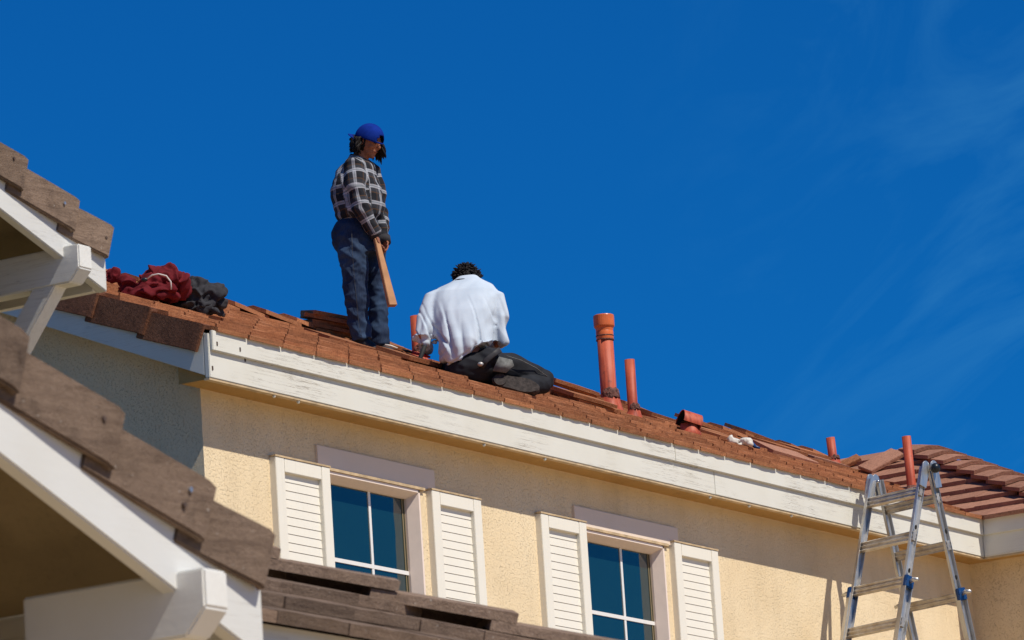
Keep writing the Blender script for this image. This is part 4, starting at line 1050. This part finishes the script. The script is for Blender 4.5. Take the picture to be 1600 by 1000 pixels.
# ------------------------------------------------------------------ jackets left near the verge
def pile(name, fig, balls, tubes, mat, label, seed, amp=.042):
    b = MB()
    for (u, v, d, rx, ry, rz) in balls: b.ball(fig(u, v, d), (rx, ry, rz), None, 16, 10)
    for pts, rad in tubes: b.tube([fig(*p) for p in pts], rad, n=12)
    me = remesh(b, .008, 3)
    def fold(co, n):
        w = co + V((NZ.noise(co * 4 + V((seed, 0, 0))), NZ.noise(co * 4 + V((0, seed, 0))), NZ.noise(co * 4 + V((0, 0, seed))))) * .06
        n1 = sn((w.x + w.z * .8) * 6.5 + seed, w.y * 6.5, (w.z * 1.2 - .5 * w.x) * 6.5); n2 = sn((w.x - w.z) * 7.5, w.y * 7.5 + seed, (w.z + .6 * w.x) * 7.5)
        n3 = sn(w.x * 15 + w.z * 9, w.y * 12 + seed, w.z * 13 - w.x * 6)
        return amp * (.75 * max(0, 1 - abs(n1) * 5) - .70 * max(0, 1 - abs(n2) * 5.5) + .22 * max(0, 1 - abs(n3) * 4)) + .026 * sn(co.x * 6 + seed, co.y * 6, co.z * 6)
    displace(me, fold)
    o = meshobj(name, me, M[mat]); o.matrix_world = fig.M
    return tag(o, label, 'jacket')
C = Fig(232, 468, .05)
redj = pile('jacket', C, [(258, 440, .08, .125, .12, .095), (238, 447, .04, .09, .11, .07), (226, 455, .0, .08, .09, .05), (205, 455, .02, .06, .07, .035), (276, 442, .10, .08, .1, .075), (248, 459, .04, .12, .12, .045)],
     [([(226, 452, 0), (205, 446, .02), (185, 437, .04), (163, 427, .06)], [.04, .045, .042, .035])], 'red_cloth', 'crumpled dark red jacket heaped on the roof beside the grey one', 4)
mb = MB(); mb.tube([C(228, 437, -.13), C(238, 430, -.16), C(248, 428, -.165), C(260, 431, -.16), C(267, 440, -.15), (C(268, 452, -.15))], .005, n=6); o = child('drawstring', mb, M['cord'], redj)
mb = MB(); mb.ball(C(226, 437, -.13), (.022, .014, .014)); child('cord_lock', mb, M['black_plastic'], redj)
Dg = Fig(308, 488, .05)
pile('jacket', Dg, [(296, 461, -.05, .14, .13, .10), (320, 466, -.03, .13, .13, .085), (338, 474, -.02, .065, .09, .06), (271, 463, -.10, .075, .09, .055), (300, 477, -.06, .17, .13, .042)], [([(290, 481, -.1), (312, 484, -.13), (335, 487, -.1)], [.025, .035, .03])], 'grey_cloth', 'crumpled charcoal jacket heaped on the roof near the verge', 14)
# ------------------------------------------------------------------ glove
Gv = Fig(1155, 696, .05); b = MB()
b.tube([Gv(1139, 682, 0), Gv(1144, 688, -.01), Gv(1154, 690, -.02)], [(.035, .018), (.028, .02), (.02, .015)], n=12)
b.ball(Gv(1165, 690, 0), (.055, .05, .034)); b.ball(Gv(1171, 694, -.01), (.03, .04, .022)); b.tube([Gv(1160, 693, -.02), Gv(1153, 696, -.05)], [.016, .011], n=8)
b.tube([Gv(1168, 689, .02), Gv(1177, 697, .0)], [.016, .010], n=8)
me = remesh(b, .005, 3); displace(me, lambda co, n: wr(co, .012, 22, 1))
glo = meshobj('glove', me, M['white_plastic']); glo.matrix_world = Gv.M; tag(glo, 'crumpled cream work glove with blue fingers on the roof', 'glove')
mb = MB(); mb.tube([Gv(1164, 685, .02), Gv(1172, 690, .03), Gv(1180, 698, .0), Gv(1187, 700, -.02)], [.012, .017, .014, .008], n=8); child('glove_finger', mb, M['blue_plastic'], glo)

# ================================================================== the ladder
th_l = R(15); rl = V((-math.sin(th_l), -math.cos(th_l), 0)); sl = V((math.cos(th_l), -math.sin(th_l), 0))
aL = on(1367, 748, 1, -.17); WL = .50; aR = aL + rl * WL
lad = empty('ladder', (aL.x, aL.y, -H)); tag(lad, 'aluminium folding ladder standing against the eave on the right', 'ladder')
pL = lambda u, v: on_plane(u, v, aL, rl); pR = lambda u, v: on_plane(u, v, aR, rl)
topR = pR(1447, 736)
secs = []
for (ua, va, ub, vb) in ((1363, 750, 1324, 1000), (1374, 750, 1429, 1000)):
    a, b_ = pL(ua, va), pL(ub, vb); secs.append((a, (b_ - a).normalized()))
def rail(p, d, ln, w, t, name='rail', off=0.0, mat='aluminium'):
    x = (sl - d * sl.dot(d)).normalized(); mb = MB()
    m = frame(p, x, rl, d); 
    # C channel
    prof = [(-w/2, -t/2), (w/2, -t/2), (w/2, t/2), (w/2 - .006, t/2), (w/2 - .006, -t/2 + .005), (-w/2 + .006, -t/2 + .005), (-w/2 + .006, t/2), (-w/2, t/2)]
    mb.rings([[m @ V((q[0], q[1] + off, z)) for q in prof] for z in (0, ln)])
    return mb.build(name, M[mat], lad, bevel=.0015)
holeR = M['dark_hole']
for si, (p, d) in enumerate(secs):
    full = (aL.z + H + .05) / -d.z
    lockd = (aL.z - pL(1330, 925).z) / -d.z if si == 0 else (aL.z - pR(1497, 928).z) / -d.z
    for side in (0, 1):
        base = p + rl * (WL * side) + V((0, 0, (topR.z - aR.z) if side else 0)) * 0
        rail(base, d, lockd + .9, .062, .026)
        rail(base + d * lockd + rl * (.022 if side else -.022), d, full - lockd, .074, .034, 'outer_rail')
        # adjusting holes
        for k in range(3):
            q = base + d * (.13 + .335 * k) + rl * (.0135 if side else -.0135); x = (sl - d * sl.dot(d)).normalized()
            mb = MB(); mb.rings([[q + x * math.cos(R(a)) * .010 + d * math.sin(R(a)) * .018 + rl * s_ for a in range(0, 360, 30)] for s_ in (-.002, .002)]); mb.build('rail_hole', holeR, lad)
        # lock: plastic block with a lever
        q = base + d * lockd; so2 = 1 if side else -1; x = (sl - d * sl.dot(d)).normalized()
        mb = MB(); mb.box((-.042, -.012, -.045), (.042, .022, .045), frame(q + rl * (.020 * so2), x, rl * so2, d)); lo = mb.build('lock_block', M['blue_plastic'], lad, bevel=.006)
        mb = MB(); mb.tube([q + rl * .035 * so2, q + rl * .075 * so2 + V((0, 0, .012)), q + rl * .115 * so2 + V((0, 0, .006))], [.013, .017, .012], n=10); mb.build('lock_lever', M['aluminium'], lo, smooth=True)
    # rungs
    if si == 0: zs = [pL(1357, 786).z, pL(1350, 856).z, pL(1334, 924).z, pL(1328, 990).z]
    else: zs = [pL(1385, 797).z, pL(1401, 870).z, pL(1420, 950).z]
    sp = zs[-2] - zs[-1]
    while zs[-1] - sp > -H + .2: zs.append(zs[-1] - sp)
    for k, z in enumerate(zs):
        q = p + d * ((p.z - z) / -d.z); x = (sl - d * sl.dot(d)).normalized(); wide = 1 if k < 2 else 0
        m = frame(q, x, rl, d); mb = MB()
        prof = [(-.016, -.034), (.016, -.034), (.019, -.026), (.014, -.018), (.014, -.006), (.019, 0), (.019, .008), (.014, .014), (.014, .026), (.018, .034), (-.018, .034), (-.014, .026), (-.014, .014), (-.019, .008), (-.019, 0), (-.014, -.006), (-.014, -.018), (-.019, -.026)]
        ends = (-.012, WL + .012) if wide or k == 2 else (-.03, WL + .03)
        mb.rings([[m @ V((a, y, b_)) for a, b_ in prof] for y in ends]); mb.build('rung', M['aluminium_rung'], lad)
for side, base in ((0, aL), (1, aR)):
    so2 = 1 if side else -1
    for si, (p, d) in enumerate(secs):
        q = p + rl * (WL * side) + rl * (.004 + .010 * si) * so2; x = (sl - d * sl.dot(d)).normalized(); mb = MB()
        ring = [(math.cos(R(a)) * .036, -.012 + math.sin(R(a)) * .036) for a in range(180, 361, 20)] + [(.034, .15), (-.034, .15)]
        m = frame(q, x, rl * so2, d); mb.hull2([m @ V((a, .010 + .004 * si, b_)) for a, b_ in ring], [m @ V((a, .022 + .004 * si, b_)) for a, b_ in ring]); mb.build('hinge_plate', M['aluminium'], lad, bevel=.002)
    c0 = (secs[0][0] + secs[1][0]) / 2 + rl * (WL * side) + V((0, 0, -.012)) + sl * .012
    mb = MB(); mb.tube([c0 - rl * .02 * so2, c0 + rl * .05 * so2], .012, n=10); mb.build('hinge_pin', M['steel'], lad, smooth=True)
    mb = MB(); mb.ball(c0 + rl * .068 * so2, (.036, .036, .036)); mb.build('hinge_knob', M['black_plastic'], lad, smooth=True)

# ------------------------------------------------------------------ lift the whole place onto the ground plane
for o in list(sc.objects):
    if o.parent is None and o.type not in ('CAMERA', 'LIGHT'): o.location.z += H
